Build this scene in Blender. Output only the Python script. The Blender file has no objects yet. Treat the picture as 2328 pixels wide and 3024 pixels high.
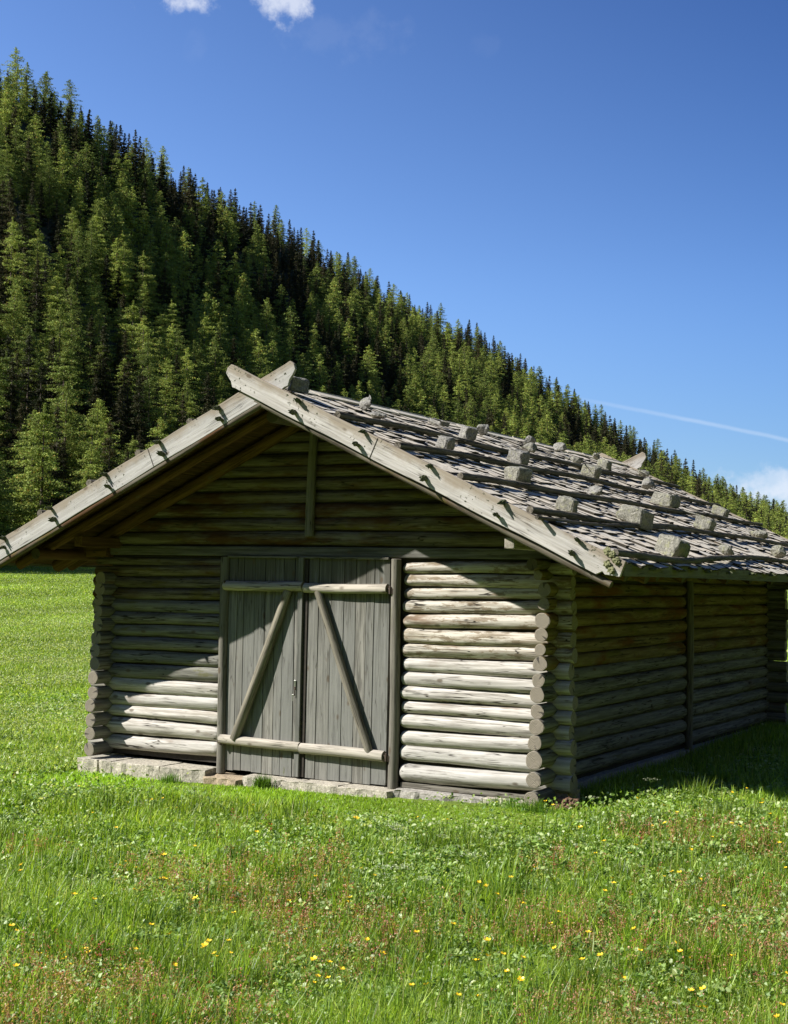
import bpy, math, random
import numpy as np
from mathutils import Vector, Matrix
R_ = math.radians
# ------------------------------------------------------------------ camera
FV = np.array([-0.49902, 0.86526, 0.0480]); FV /= np.linalg.norm(FV)
YAW, PITCH, ROLL = 0.52304, 0.04800, 0.02080
def basis():
    cy, sy, cp, sp = math.cos(YAW), math.sin(YAW), math.cos(PITCH), math.sin(PITCH)
    F = np.array([-sy*cp, cy*cp, sp]); R = np.array([cy, sy, 0.0]); U = np.cross(R, F)
    c, s = math.cos(ROLL), math.sin(ROLL)
    return F, R*c+U*s, U*c-R*s
F, R, U = basis()
CAM = np.array([4.576, -10.665, 1.814])
FOC = 4129.6
sc = bpy.context.scene
COL = sc.collection
cam = bpy.data.cameras.new('camera'); camo = bpy.data.objects.new('camera', cam); COL.objects.link(camo)
cam.sensor_fit = 'VERTICAL'; cam.sensor_height = 24; cam.lens = 24*FOC/3024
cam.clip_start = .05; cam.clip_end = 6000
camo.matrix_world = Matrix(((R[0], U[0], -F[0], CAM[0]), (R[1], U[1], -F[1], CAM[1]), (R[2], U[2], -F[2], CAM[2]), (0, 0, 0, 1)))
sc.camera = camo
# ------------------------------------------------------------------ sun, sky, exposure
LD = np.array([1.112, 1.0, -1.293]); LD /= np.linalg.norm(LD)       # the way the sunlight travels
SUN_EL = math.asin(-LD[2])
sun = bpy.data.lights.new('sun', 'SUN'); suno = bpy.data.objects.new('sun', sun); COL.objects.link(suno)
sun.energy = 5.0; sun.angle = R_(.5); sun.color = (1, .965, .905)
suno.rotation_euler = Vector(LD).to_track_quat('-Z', 'Y').to_euler()
world = bpy.data.worlds.new('World'); sc.world = world; world.use_nodes = True
sc.view_settings.view_transform = 'Standard'; sc.view_settings.look = 'None'
sc.view_settings.gamma = 1; sc.view_settings.use_curve_mapping = False
sc.view_settings.exposure = 0.95

class NT:
    """small helper round a node tree"""
    def __init__(s, tree): s.t = tree; s.n = tree.nodes; s.l = tree.links
    def new(s, typ, **kw):
        n = s.n.new(typ)
        for k, v in kw.items():
            if k.startswith('i_'):
                key = k[2:]; key = int(key) if key.isdigit() else key
                s.put(n.inputs[key], v)
            else: setattr(n, k, v)
        return n
    def put(s, sock, v):
        if isinstance(v, bpy.types.NodeSocket): s.l.new(v, sock)
        elif isinstance(v, bpy.types.Node): s.l.new(v.outputs[0], sock)
        else: sock.default_value = v
    def math(s, op, a, b=0.0, c=None, clamp=False):
        n = s.n.new('ShaderNodeMath'); n.operation = op; n.use_clamp = clamp
        s.put(n.inputs[0], a); s.put(n.inputs[1], b)
        if c is not None: s.put(n.inputs[2], c)
        return n.outputs[0]
    def vmath(s, op, a, b=None, out=0):
        n = s.n.new('ShaderNodeVectorMath'); n.operation = op
        s.put(n.inputs[0], a)
        if b is not None: s.put(n.inputs['Scale'] if op == 'SCALE' else n.inputs[1], b)
        return n.outputs[out]
    def mix(s, f, a, b, blend='MIX'):
        n = s.n.new('ShaderNodeMix'); n.data_type = 'RGBA'; n.blend_type = blend
        s.put(n.inputs[0], f); s.put(n.inputs[6], a); s.put(n.inputs[7], b)
        return n.outputs[2]
    def ramp(s, f, lo, hi, a=0.0, b=1.0, smooth=True):
        n = s.n.new('ShaderNodeMapRange'); n.interpolation_type = 'SMOOTHSTEP' if smooth else 'LINEAR'
        s.put(n.inputs[0], f); n.inputs[1].default_value = lo; n.inputs[2].default_value = hi
        n.inputs[3].default_value = a; n.inputs[4].default_value = b
        return n.outputs[0]
    def noise(s, vec, scale, detail=3, rough=.55, dist=0.0, out=0):
        n = s.n.new('ShaderNodeTexNoise'); s.put(n.inputs['Vector'], vec)
        n.inputs['Scale'].default_value = scale; n.inputs['Detail'].default_value = detail
        n.inputs['Roughness'].default_value = rough; n.inputs['Distortion'].default_value = dist
        return n.outputs[out]
    def mapping(s, vec, scale=(1, 1, 1), loc=(0, 0, 0)):
        n = s.n.new('ShaderNodeMapping'); s.put(n.inputs[0], vec)
        n.inputs['Scale'].default_value = scale; n.inputs['Location'].default_value = loc
        return n.outputs[0]
def C4(c): return (c[0], c[1], c[2], 1.0)

def cam_ray(u, v):
    d = F*FOC + R*(u-1164) - U*(v-1512); return d/np.linalg.norm(d)
def build_world():
    w = NT(world.node_tree)
    for n in list(w.n): w.n.remove(n)
    out = w.new('ShaderNodeOutputWorld'); bg = w.new('ShaderNodeBackground'); bg.inputs['Strength'].default_value = .06
    sky = w.new('ShaderNodeTexSky', sky_type='NISHITA', sun_disc=False, sun_elevation=SUN_EL,
                sun_rotation=math.atan2(-LD[0], -LD[1]), altitude=1600, air_density=1.0, dust_density=.35, ozone_density=2.2)
    hs = w.new('ShaderNodeHueSaturation', i_Saturation=1.06, i_Value=1.0, i_Color=sky)
    tc = w.new('ShaderNodeTexCoord').outputs['Generated']
    # sky tint deepening towards the upper right, painting in lens vignetting and haze
    sd = w.vmath('DOT_PRODUCT', tc, (-math.cos(YAW), -math.sin(YAW), 0), out=1)
    sz = w.new('ShaderNodeSeparateXYZ', i_0=tc).outputs[2]
    ch = [w.math('MINIMUM', w.math('MAXIMUM', w.math('ADD', w.math('ADD', w.math('MULTIPLY', sd, b_), a_), w.math('MULTIPLY', sz, c_)), lo_), 1.75)
          for a_, b_, c_, lo_ in ((1.44, 1.35, -1.45, .5), (1.585, 1.2, -1.4, .6), (1.80, 1.1, -1.0, .9))]
    gcol = w.new('ShaderNodeCombineXYZ', i_0=ch[0], i_1=ch[1], i_2=ch[2]).outputs[0]
    col = w.vmath('MULTIPLY', hs.outputs[0], gcol)
    col = w.vmath('SCALE', col, w.ramp(sz, .02, .22, .66, 1.0))
    n1 = w.noise(tc, 45, 6, .62)
    n2 = w.noise(tc, 12, 4, .6)
    # clouds: fixed directions in the sky
    for (u, v, ex, ey, dens, brk) in [(555, 14, 100, 40, .75, 1.0), (840, 4, 78, 50, .7, 1.15), (1010, 95, 150, 60, .035, 1.3),
                                      (2290, 1425, 150, 50, .42, 1.2), (2380, 1490, 180, 70, .5, 1.1), (585, 125, 40, 60, .02, 1.2),
                                      (1430, 130, 50, 30, .015, 1.2)]:
        c = cam_ray(u, v); a = np.cross(c, (0, 0, 1)); a /= np.linalg.norm(a); b = np.cross(a, c)
        x = w.math('DIVIDE', w.vmath('DOT_PRODUCT', tc, tuple(a), out=1), ex/FOC)
        y = w.math('DIVIDE', w.vmath('DOT_PRODUCT', tc, tuple(b), out=1), ey/FOC)
        r = w.math('SQRT', w.math('ADD', w.math('MULTIPLY', x, x), w.math('MULTIPLY', y, y)))
        r = w.math('ADD', r, w.math('MULTIPLY', w.math('SUBTRACT', n1, .5), 3.0*brk))
        r = w.math('ADD', r, w.math('MULTIPLY', w.math('SUBTRACT', n2, .5), 1.2*brk))
        f = w.ramp(r, .1, 1.15, dens, 0.0)
        f = w.math('MULTIPLY', f, w.math('GREATER_THAN', w.vmath('DOT_PRODUCT', tc, tuple(c), out=1), .5))
        col = w.mix(f, col, (7.6, 8.0, 8.9, 1))
    # the vapour trail
    c0, c1 = cam_ray(1660, 1166), cam_ray(2328, 1297)
    nrm = np.cross(c0, c1); nrm /= np.linalg.norm(nrm)
    al = c1-c0*(c1@c0); al /= np.linalg.norm(al)
    t = w.vmath('DOT_PRODUCT', tc, tuple(al), out=1)
    bend = w.math('MULTIPLY', w.math('MULTIPLY', w.math('SUBTRACT', t, 0.08), w.math('SUBTRACT', t, 0.08)), -.10)
    d = w.math('ADD', w.vmath('DOT_PRODUCT', tc, tuple(nrm), out=1), bend)
    d = w.math('ADD', d, w.math('MULTIPLY', w.math('SUBTRACT', n1, .5), .0016))
    f = w.ramp(w.math('ABSOLUTE', d), .0002, .0022, .24, 0)
    f = w.math('MULTIPLY', f, w.ramp(t, -.005, .05, 0, 1))
    f = w.math('MULTIPLY', f, w.ramp(n2, .3, .6, .6, 1))
    f = w.math('MULTIPLY', f, w.math('GREATER_THAN', w.vmath('DOT_PRODUCT', tc, tuple(c0), out=1), .5))
    col = w.mix(f, col, (7.2, 8.0, 9.2, 1))
    w.put(bg.inputs['Color'], col); w.l.new(bg.outputs[0], out.inputs[0])
build_world()

# ------------------------------------------------------------------ helpers
rnd = random.Random(7); nr = np.random.RandomState(11)
WORLD = {}
def link(o, parent=None, mw=None):
    COL.objects.link(o); mw = mw if mw is not None else Matrix.Identity(4)
    if parent is not None:
        o.parent = parent; o.matrix_local = WORLD[parent].inverted() @ mw
    else: o.matrix_world = mw
    WORLD[o] = mw
    return o
def tag(o, label=None, cat=None, group=None, kind=None):
    if label: o['label'] = label
    if cat: o['category'] = cat
    if group: o['group'] = group
    if kind: o['kind'] = kind
    return o
def empty(name, loc, parent=None):
    o = bpy.data.objects.new(name, None); o.empty_display_size = .2
    return link(o, parent, Matrix.Translation(loc))
def mesh_np(name, verts, faces_flat, sizes, mats=(), midx=None, smooth=False, col=None):
    me = bpy.data.meshes.new(name)
    verts = np.asarray(verts, np.float32); faces_flat = np.asarray(faces_flat, np.int32); sizes = np.asarray(sizes, np.int32)
    me.vertices.add(len(verts)); me.vertices.foreach_set('co', verts.ravel())
    me.loops.add(len(faces_flat)); me.loops.foreach_set('vertex_index', faces_flat)
    me.polygons.add(len(sizes)); st = np.zeros(len(sizes), np.int32); st[1:] = np.cumsum(sizes)[:-1]
    me.polygons.foreach_set('loop_start', st); me.polygons.foreach_set('loop_total', sizes)
    if midx is not None: me.polygons.foreach_set('material_index', np.asarray(midx, np.int32))
    me.polygons.foreach_set('use_smooth', np.full(len(sizes), smooth, bool))
    for m in mats: me.materials.append(m)
    if col is not None:
        a = me.color_attributes.new('tint', 'FLOAT_COLOR', 'POINT')
        c = np.ones((len(verts), 4), np.float32); c[:, :3] = col; a.data.foreach_set('color', c.ravel())
    me.update(calc_edges=True)
    return me
class MB:
    """collects shapes into one mesh"""
    def __init__(s): s.v = []; s.f = []; s.mi = []; s.sm = []
    def add(s, vs, fs, mi=0, smooth=False):
        b = len(s.v); s.v += [tuple(p) for p in vs]
        for f in fs: s.f.append([b+i for i in f]); s.mi.append(mi); s.sm.append(smooth)
    def box(s, c, size, mat=None, mi=0, jit=0, rg=rnd):
        x, y, z = size[0]/2, size[1]/2, size[2]/2
        vs = [Vector((a*x, b*y, d*z)) for a, b, d in ((-1,-1,-1),(1,-1,-1),(1,1,-1),(-1,1,-1),(-1,-1,1),(1,-1,1),(1,1,1),(-1,1,1))]
        if jit: vs = [v+Vector((rg.uniform(-jit, jit), rg.uniform(-jit, jit), rg.uniform(-jit, jit))) for v in vs]
        if mat is not None: vs = [mat @ v for v in vs]
        vs = [v+Vector(c) for v in vs]
        s.add(vs, [(0,3,2,1),(4,5,6,7),(0,1,5,4),(1,2,6,5),(2,3,7,6),(3,0,4,7)], mi)
    def prism(s, pts, y0, y1, mi=0):
        """outline in xz pushed from y0 to y1"""
        n = len(pts)
        vs = [(x, y0, z) for x, z in pts]+[(x, y1, z) for x, z in pts]
        fs = [tuple(range(n)), tuple(range(2*n-1, n-1, -1))]+[(i, i+n, (i+1) % n+n, (i+1) % n) for i in range(n)]
        s.add(vs, fs, mi)
    def mesh(s, name, mats):
        me = bpy.data.meshes.new(name); me.from_pydata(s.v, [], s.f)
        for m in mats: me.materials.append(m)
        me.polygons.foreach_set('material_index', s.mi); me.polygons.foreach_set('use_smooth', s.sm)
        me.update(); return me
    def build(s, name, mats, parent=None, mw=None, origin=None, bevel=0):
        if origin is not None:
            s.v = [(a-origin[0], b-origin[1], c-origin[2]) for a, b, c in s.v]; mw = Matrix.Translation(origin)
        o = bpy.data.objects.new(name, s.mesh(name, mats)); link(o, parent, mw)
        if bevel:
            m = o.modifiers.new('bevel', 'BEVEL'); m.width = bevel; m.segments = 2; m.limit_method = 'ANGLE'
        return o
def log_mesh(name, L, r0, r1, mats, seed, cap0=.0, cap1=.0, seg=20, rough=1.0, bend=.006, flat=0):
    """a log along local +x from 0 to L; cap: metres over which the end tapers off"""
    g = np.random.RandomState(seed)
    xs = list(np.linspace(0, L, max(6, int(L/.07))))
    if cap0: xs += [cap0*.15, cap0*.45, cap0]
    if cap1: xs += [L-cap1*.15, L-cap1*.45, L-cap1]
    xs = np.array(sorted(set(round(x, 4) for x in xs))); n = len(xs)
    ph = g.rand(8)*6.28; a = np.arange(seg)/seg*2*math.pi
    cyo = bend*np.sin(xs/max(L, .5)*3.1+ph[0])+.3*bend*np.sin(xs*4+ph[1]); czo = bend*np.sin(xs/max(L, .5)*3.4+ph[2])
    rad = r0+(r1-r0)*xs/L
    A, X = np.meshgrid(a, xs)
    rr = rad[:, None]*(1+rough*(.030*np.sin(2*A+ph[3]+X*.9)+.022*np.sin(3*A+ph[4]-X*1.7)+.018*np.sin(5*A+X*2.3+ph[5])+.012*np.sin(X*7+ph[6]+A)))
    rr *= 1+g.normal(0, .010*rough, rr.shape)
    for _ in range(g.randint(2, 2+max(1, int(L*1.6)))):       # bumps
        kx, ka = g.rand()*L, g.rand()*6.28
        dd = ((X-kx)/.03)**2+((np.angle(np.exp(1j*(A-ka))))/.35)**2
        rr += rad.mean()*.11*np.exp(-dd)
    e = np.ones(n)
    if cap0: q = np.clip(xs/cap0, 0, 1); e *= .62+.38*np.sqrt(1-(1-q)**2)
    if cap1: q = np.clip((L-xs)/cap1, 0, 1); e *= .62+.38*np.sqrt(1-(1-q)**2)
    rr *= e[:, None]
    Y = rr*np.cos(A)+cyo[:, None]; Z = rr*np.sin(A)+czo[:, None]
    if flat: Y = np.where(Y > flat, flat, Y)
    v = np.stack([X, Y, Z], -1).reshape(-1, 3)
    mb = MB(); fs = []
    for i in range(n-1):
        for j in range(seg):
            k = (j+1) % seg; fs.append((i*seg+j, i*seg+k, (i+1)*seg+k, (i+1)*seg+j))
    fs = [f[::-1] for f in fs]
    mb.add([tuple(p) for p in v], fs, 0, True)
    # end faces with their own ring of vertices, a little dished
    for idx, sg in ((0, -1), (n-1, 1)):
        ring = [tuple(p) for p in v[idx*seg:(idx+1)*seg]]
        inner = [(x+sg*.002, y*.88+cyo[idx]*.12, z*.88+czo[idx]*.12) for x, y, z in ring]
        c = (xs[idx]+sg*.001, cyo[idx], czo[idx])
        f2 = [(j, (j+1) % seg, seg+(j+1) % seg, seg+j) for j in range(seg)]+[(seg+j, seg+(j+1) % seg, 2*seg) for j in range(seg)]
        if sg < 0: f2 = [f[::-1] for f in f2]
        mb.add(ring+inner+[c], f2, 1)
    return mb.mesh(name, mats)
SEED = [100]
def log(name, p0, p1, r0, r1, mats, parent, **kw):
    SEED[0] += 1
    p0, p1 = Vector(p0), Vector(p1); d = p1-p0
    me = log_mesh(name, d.length, r0, r1, mats, SEED[0], **kw)
    x = d.normalized(); up = Vector((0, 0, 1)) if abs(x.z) < .9 else Vector((0, -1, 0))
    y = up.cross(x).normalized(); z = x.cross(y)
    M = Matrix(((x.x, y.x, z.x, p0.x), (x.y, y.y, z.y, p0.y), (x.z, y.z, z.z, p0.z), (0, 0, 0, 1)))
    o = bpy.data.objects.new(name, me); return link(o, parent, M)

# ------------------------------------------------------------------ materials
def mat(name):
    m = bpy.data.materials.new(name); m.use_nodes = True
    t = NT(m.node_tree); b = m.node_tree.nodes['Principled BSDF']
    return m, t, b
def wood(name, base, dark, axis=0, vary=.38, stain_shade=0.0, peel=0.0, moss=0.0, mosscol=(.10, .115, .03), brown=0.0, browncol=(.13, .07, .035), rough=.8, spots=0.0, edge=0.0, island=False, bump=.35, scale=1.0, crack=1.0):
    m, t, b = mat(name)
    tc = t.new('ShaderNodeTexCoord').outputs['Object']
    oi = t.new('ShaderNodeObjectInfo').outputs['Random']
    off = t.math('MULTIPLY', oi, 37.0)
    if island:
        gi = t.new('ShaderNodeNewGeometry').outputs['Random Per Island']
        off = t.math('ADD', off, t.math('MULTIPLY', gi, 53.0)); rv = gi
    else: rv = oi
    cv = t.new('ShaderNodeCombineXYZ', i_0=off, i_1=off, i_2=off)
    v = t.vmath('ADD', tc, cv.outputs[0])
    s = [26.0, 26.0, 26.0]; s[axis] = 1.3; s = [a*scale for a in s]
    grain = t.noise(t.mapping(v, s), 1.6, 5, .65)
    s2 = [9.0, 9.0, 9.0]; s2[axis] = .55
    broad = t.noise(t.mapping(v, s2), .8, 4, .6)
    s3 = [15.0, 15.0, 15.0]; s3[axis] = .7
    ck = t.noise(t.mapping(v, s3), 1.7, 2, .5, .4)
    crackf = t.ramp(t.math('ABSOLUTE', t.math('SUBTRACT', ck, .5)), .002, .022, .9*crack, 0)
    gate = t.ramp(t.noise(v, 2.1, 2), .46, .58, 0, 1)
    crackf = t.math('MINIMUM', t.math('MULTIPLY', crackf, gate), 1.0)
    blot = t.noise(v, 3.2, 5, .65)
    c = t.mix(t.ramp(grain, .36, .64), C4(dark), C4(base))
    c = t.mix(t.ramp(broad, .35, .7, 0, .55), c, C4([x*.62 for x in base]))
    c = t.mix(t.ramp(rv, 0, 1, .0, vary, False), c, C4([base[0]*.62, base[1]*.66, base[2]*.70]))
    if brown:
        bn = t.noise(t.mapping(v, (.8, 3, 3) if axis == 0 else ((3, .8, 3) if axis == 1 else (3, 3, .8))), 1.5, 4, .6)
        c = t.mix(t.ramp(bn, .62-.3*brown, .80-.3*brown, 0, .9), c, C4(browncol))
    if moss:
        mn = t.noise(t.mapping(v, (1.2, 5, 5) if axis == 0 else ((5, 1.2, 5) if axis == 1 else (5, 5, 1.2))), 1.4, 6, .72)
        c = t.mix(t.ramp(mn, .66-.28*moss, .76-.28*moss, 0, .85), c, C4(mosscol))
    if peel:                                         # flakes of grey brown inner bark that have not yet come off
        sp_ = [13.0, 13.0, 13.0]; sp_[axis] = 3.0
        pn = t.noise(t.mapping(v, sp_), 1.5, 6, .74)
        c = t.mix(t.ramp(pn, .535, .575, 0, .8*peel), c, C4((.17, .13, .085)))
    if edge:                                         # weather browned upper edge of a bargeboard
        zc = t.new('ShaderNodeSeparateXYZ', i_0=tc).outputs[2]
        f = t.ramp(t.math('ADD', zc, t.math('MULTIPLY', t.math('SUBTRACT', blot, .5), .22)), -.10, -.01, 0, edge)
        c = t.mix(f, c, C4((.22, .175, .12)))
    if stain_shade:                                        # run-off streaks of uneven length, also painted in to darken the shaded door top
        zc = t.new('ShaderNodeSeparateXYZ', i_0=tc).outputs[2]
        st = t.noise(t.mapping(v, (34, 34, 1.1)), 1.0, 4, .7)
        f = t.ramp(t.math('ADD', zc, t.math('MULTIPLY', t.math('SUBTRACT', st, .5), 2.2)), .35, 1.0, 0, stain_shade)
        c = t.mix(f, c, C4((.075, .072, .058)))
    # knots
    sk = [6.0, 6.0, 6.0]; sk[axis] = 3.2
    vo = t.new('ShaderNodeTexVoronoi', i_Vector=t.mapping(v, sk), i_Scale=1.15)
    kn = t.ramp(vo.outputs['Distance'], .07, .16, .75, 0)
    c = t.mix(kn, c, C4((.10, .075, .05)))
    flk = t.noise(t.mapping(v, [a*.55 for a in s]), 2.4, 4, .7)
    c = t.mix(t.ramp(flk, .555, .64, 0, .62*crack), c, C4([x*.45 for x in dark]))
    c = t.mix(crackf, c, C4((.03, .025, .02)))
    if spots:
        sp = t.noise(v, 34, 3, .6); sg = t.noise(v, 2.6, 3, .6)
        f = t.math('MULTIPLY', t.ramp(sp, .60, .66), t.ramp(sg, .58-.1*spots, .66-.1*spots))
        c = t.mix(f, c, C4((.055, .058, .035)))
    t.put(b.inputs['Base Color'], c); b.inputs['Roughness'].default_value = rough
    b.inputs['Specular IOR Level'].default_value = .04
    h = t.math('SUBTRACT', t.math('ADD', t.math('MULTIPLY', grain, .6), t.math('MULTIPLY', blot, .5)), t.math('MULTIPLY', crackf, 1.2))
    bm = t.new('ShaderNodeBump', i_Strength=bump, i_Distance=.012, i_Height=h)
    t.l.new(bm.outputs[0], b.inputs['Normal'])
    return m
def endgrain(name, base, dark):
    m, t, b = mat(name)
    tc = t.new('ShaderNodeTexCoord').outputs['Object']
    oi = t.new('ShaderNodeObjectInfo').outputs['Random']
    sx = t.new('ShaderNodeSeparateXYZ'); t.put(sx.inputs[0], tc)
    n = t.noise(t.vmath('ADD', tc, t.new('ShaderNodeCombineXYZ', i_0=t.math('MULTIPLY', oi, 20.0)).outputs[0]), 18, 3)
    r = t.math('SQRT', t.math('ADD', t.math('POWER', sx.outputs[1], 2), t.math('POWER', sx.outputs[2], 2)))
    r = t.math('ADD', r, t.math('MULTIPLY', n, .012))
    ring = t.math('SINE', t.math('MULTIPLY', r, 560))
    ang = t.math('ARCTAN2', sx.outputs[1], sx.outputs[2])
    an = t.math('SINE', t.math('ADD', t.math('ADD', ang, t.math('MULTIPLY', n, .9)), t.math('MULTIPLY', oi, 40.0)))
    ck = t.math('MULTIPLY', t.ramp(t.math('ADD', an, t.math('MULTIPLY', n, .05)), .988, 1.015, 0, .9), t.ramp(oi, .3, .5))
    c = t.mix(t.ramp(ring, -1, 1), C4(dark), C4(base))
    c = t.mix(t.ramp(n, .4, .65, 0, .6), c, C4([x*.6 for x in base]))
    c = t.mix(ck, c, C4((.03, .025, .02)))
    t.put(b.inputs['Base Color'], c); b.inputs['Roughness'].default_value = .85
    t.l.new(t.new('ShaderNodeBump', i_Strength=.4, i_Distance=.004, i_Height=t.math('ADD', ring, t.math('MULTIPLY', n, 4))).outputs[0], b.inputs['Normal'])
    return m
def stone(name, base, dark, lich=(.30, .31, .17), lf=.5):
    m, t, b = mat(name)
    tc = t.new('ShaderNodeTexCoord').outputs['Object']
    oi = t.new('ShaderNodeObjectInfo').outputs['Random']
    v = t.vmath('ADD', tc, t.new('ShaderNodeCombineXYZ', i_0=t.math('MULTIPLY', oi, 31.0)).outputs[0])
    g = t.noise(v, 60, 4, .7); bl = t.noise(v, 9, 4, .6); ln = t.noise(v, 16, 5, .7)
    c = t.mix(t.ramp(g, .35, .65), C4(dark), C4(base))
    c = t.mix(t.ramp(bl, .4, .65, 0, .5), c, C4([x*.55 for x in base]))
    c = t.mix(t.ramp(ln, .66-.2*lf, .74-.2*lf, 0, .75), c, C4(lich))
    c = t.mix(t.ramp(t.noise(v, 30, 2), .62, .68, 0, .7), c, C4((.06, .06, .05)))
    t.put(b.inputs['Base Color'], c); b.inputs['Roughness'].default_value = .9
    h = t.math('ADD', t.math('MULTIPLY', g, .35), t.noise(v, 24, 5, .65))
    t.l.new(t.new('ShaderNodeBump', i_Strength=.8, i_Distance=.015, i_Height=h).outputs[0], b.inputs['Normal'])
    return m
def plain(name, c, rough=.7, metal=0):
    m, t, b = mat(name)
    tc = t.new('ShaderNodeTexCoord').outputs['Object']; n = t.noise(tc, 25, 4, .6)
    t.put(b.inputs['Base Color'], t.mix(t.ramp(n, .3, .7), C4([x*.6 for x in c]), C4(c)))
    b.inputs['Roughness'].default_value = rough; b.inputs['Metallic'].default_value = metal
    return m
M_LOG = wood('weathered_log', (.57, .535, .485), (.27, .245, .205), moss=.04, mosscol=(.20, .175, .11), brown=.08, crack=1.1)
M_LOGB = wood('peeling_log', peel=1.0, base=(.56, .52, .45), dark=(.24, .195, .14), moss=.42, mosscol=(.13, .105, .06), brown=.30, crack=1.15)
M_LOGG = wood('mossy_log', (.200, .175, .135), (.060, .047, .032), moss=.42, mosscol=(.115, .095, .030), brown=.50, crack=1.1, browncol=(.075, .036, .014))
M_LOGS = wood('shade_toned_log', (.255, .245, .210), (.10, .094, .078), moss=.28, mosscol=(.125, .120, .058), crack=1.1, brown=.10)  # log wood toned darker to stand in for shade on the walls
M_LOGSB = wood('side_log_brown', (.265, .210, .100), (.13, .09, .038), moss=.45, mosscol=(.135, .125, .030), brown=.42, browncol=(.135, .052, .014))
M_END = endgrain('log_end', (.30, .26, .20), (.12, .10, .075))
M_ENDD = endgrain('log_end_dark', (.10, .085, .055), (.06, .05, .03))
M_BEAM = wood('hewn_beam', (.155, .150, .135), (.07, .066, .056), moss=.0, crack=.6)
M_BOARD = wood('bargeboard_wood', (.49, .465, .43), (.34, .315, .28), spots=.8, edge=.75, crack=.6, bump=.25)
M_EAVE = wood('eave_board_wood', (.21, .205, .13), (.11, .105, .065), axis=1, moss=.35, mosscol=(.15, .16, .06), crack=.5)
M_PLANK = wood('door_plank', (.275, .262, .228), (.10, .095, .08), axis=2, island=True, moss=.05, crack=.55, bump=.3, vary=.75, stain_shade=.85)
M_STRIP = wood('cover_strip_wood', (.20, .198, .175), (.09, .088, .075), axis=2, crack=.5)
M_PURL = wood('purlin_wood', (.40, .36, .29), (.22, .19, .15), axis=1, crack=.5)
M_PURLB = wood('purlin_brown', (.15, .09, .035), (.07, .04, .015), axis=1, crack=.5)
M_BUTT = wood('shingle_butt_shade', (.085, .075, .058), (.035, .03, .024), crack=.2)  # shingle butts and edges painted dark to deepen their shade
M_PLANKH = wood('door_batten', (.50, .45, .375), (.30, .27, .22), moss=.05)
M_BRACE = wood('door_brace', (.25, .225, .175), (.11, .098, .075), moss=.1)
M_POST = wood('door_post', (.215, .20, .165), (.10, .092, .075), moss=.15)
M_BROWN = wood('rafter_brown', (.16, .092, .035), (.07, .038, .015), moss=.2, mosscol=(.12, .11, .04), brown=.3)
M_DECK = wood('roof_deck_boards', (.12, .07, .03), (.045, .027, .012), axis=1, brown=.3)
M_SHING = wood('shingle', (.76, .68, .55), (.40, .34, .25), island=True, crack=.3, bump=.25, vary=.8, moss=.08, mosscol=(.22, .21, .12))
M_POLE = wood('roof_pole_wood', (.21, .185, .145), (.07, .06, .045), spots=.6, moss=.25, mosscol=(.12, .12, .07), bump=.8)
M_LICH = plain('lichen', (.105, .115, .055), .95)
M_LICHY = plain('pale_lichen', (.20, .20, .10), .95)
M_DARK = plain('interior_dark', (.035, .028, .02), .95)
M_IRON = plain('rusty_iron', (.09, .065, .05), .6, .6)
M_SHINY = plain('worn_steel', (.45, .45, .42), .35, .9)
M_STONE = stone('roof_stone', (.27, .26, .23), (.095, .09, .078), (.20, .20, .13))
M_STONEY = stone('roof_stone_lichen', (.26, .25, .205), (.09, .087, .065), (.215, .215, .125), .65)
M_FOUND = stone('foundation_stone', (.50, .46, .37), (.26, .23, .18), (.36, .33, .22), .25)
M_FOUNDG = stone('foundation_grey', (.40, .375, .33), (.20, .185, .16), (.36, .34, .27), .3)
M_FOUNDO = stone('foundation_ochre', (.42, .33, .22), (.26, .20, .13), (.36, .33, .22), .2)
M_SOIL = plain('soil', (.16, .09, .055), .95)

# ------------------------------------------------------------------ ground shape
def sm(t): t = np.clip(t, 0, 1); return t*t*(3-2*t)
def gz(x, y):
    x = np.asarray(x, float); y = np.asarray(y, float)
    z = -.125+.125*sm((x+4.0)/4.4)+.06*sm((x-.8)/3)+.07*sm((y-.5)/6)
    z = z + .02*np.sin(x*1.3+.5*y)*np.cos(y*1.1-.4*x)+.012*np.sin(x*3.1-1)*np.sin(y*2.7+.6)
    r = np.hypot(x+1, y+4)
    f = sm((r-14)/25)
    z = z*(1-f)+f*(-.06+.18*np.sin(x*.06+1)*np.sin(y*.05)*sm((r-30)/40))+2.3*np.clip((r-28)/105, 0, 1.4)**1.25
    return z
# ------------------------------------------------------------------ barn
XM = -2.3847; XL = -4.89; OV = .935; E = .93; ZR = 3.508; ZE = 1.978
K = (ZR-ZE)/(E-XM); YB = 7.70; YF = 6.62; TH = math.atan(K)
def zroof(x): return ZR-K*abs(x-XM)
barn = empty('log_barn', (XM, 3.3, -.1))
tag(barn, 'weathered log hay barn with double plank door and stone weighted shingle roof', 'barn')
FRE = [1.970, 1.863, 1.754, 1.650, 1.530, 1.398, 1.263, 1.141, 1.011, .885, .762, .640, .515, .380, .234, .068]
FLE = [1.978, 1.903, 1.790, 1.684, 1.568, 1.446, 1.316, 1.197, 1.065, .935, .795, .655, .525, .400, .241, .093]
SE = [1.815, 1.700, 1.585, 1.457, 1.335, 1.230, 1.104, .990, .865, .730, .596, .450, .307, .184]
SE2 = [1.830, 1.722, 1.602, 1.486, 1.350, 1.232, 1.100, .975, .848, .720, .582, .449, .298, .168]
OVC = [1.757, 1.632, 1.506, 1.381, 1.267, 1.147, 1.022, .897, .773, .641, .514, .377, .222]
OVR = [.058, .050, .065, .056, .049, .060, .055, .064, .058, .064, .060, .072, .063]
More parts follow.
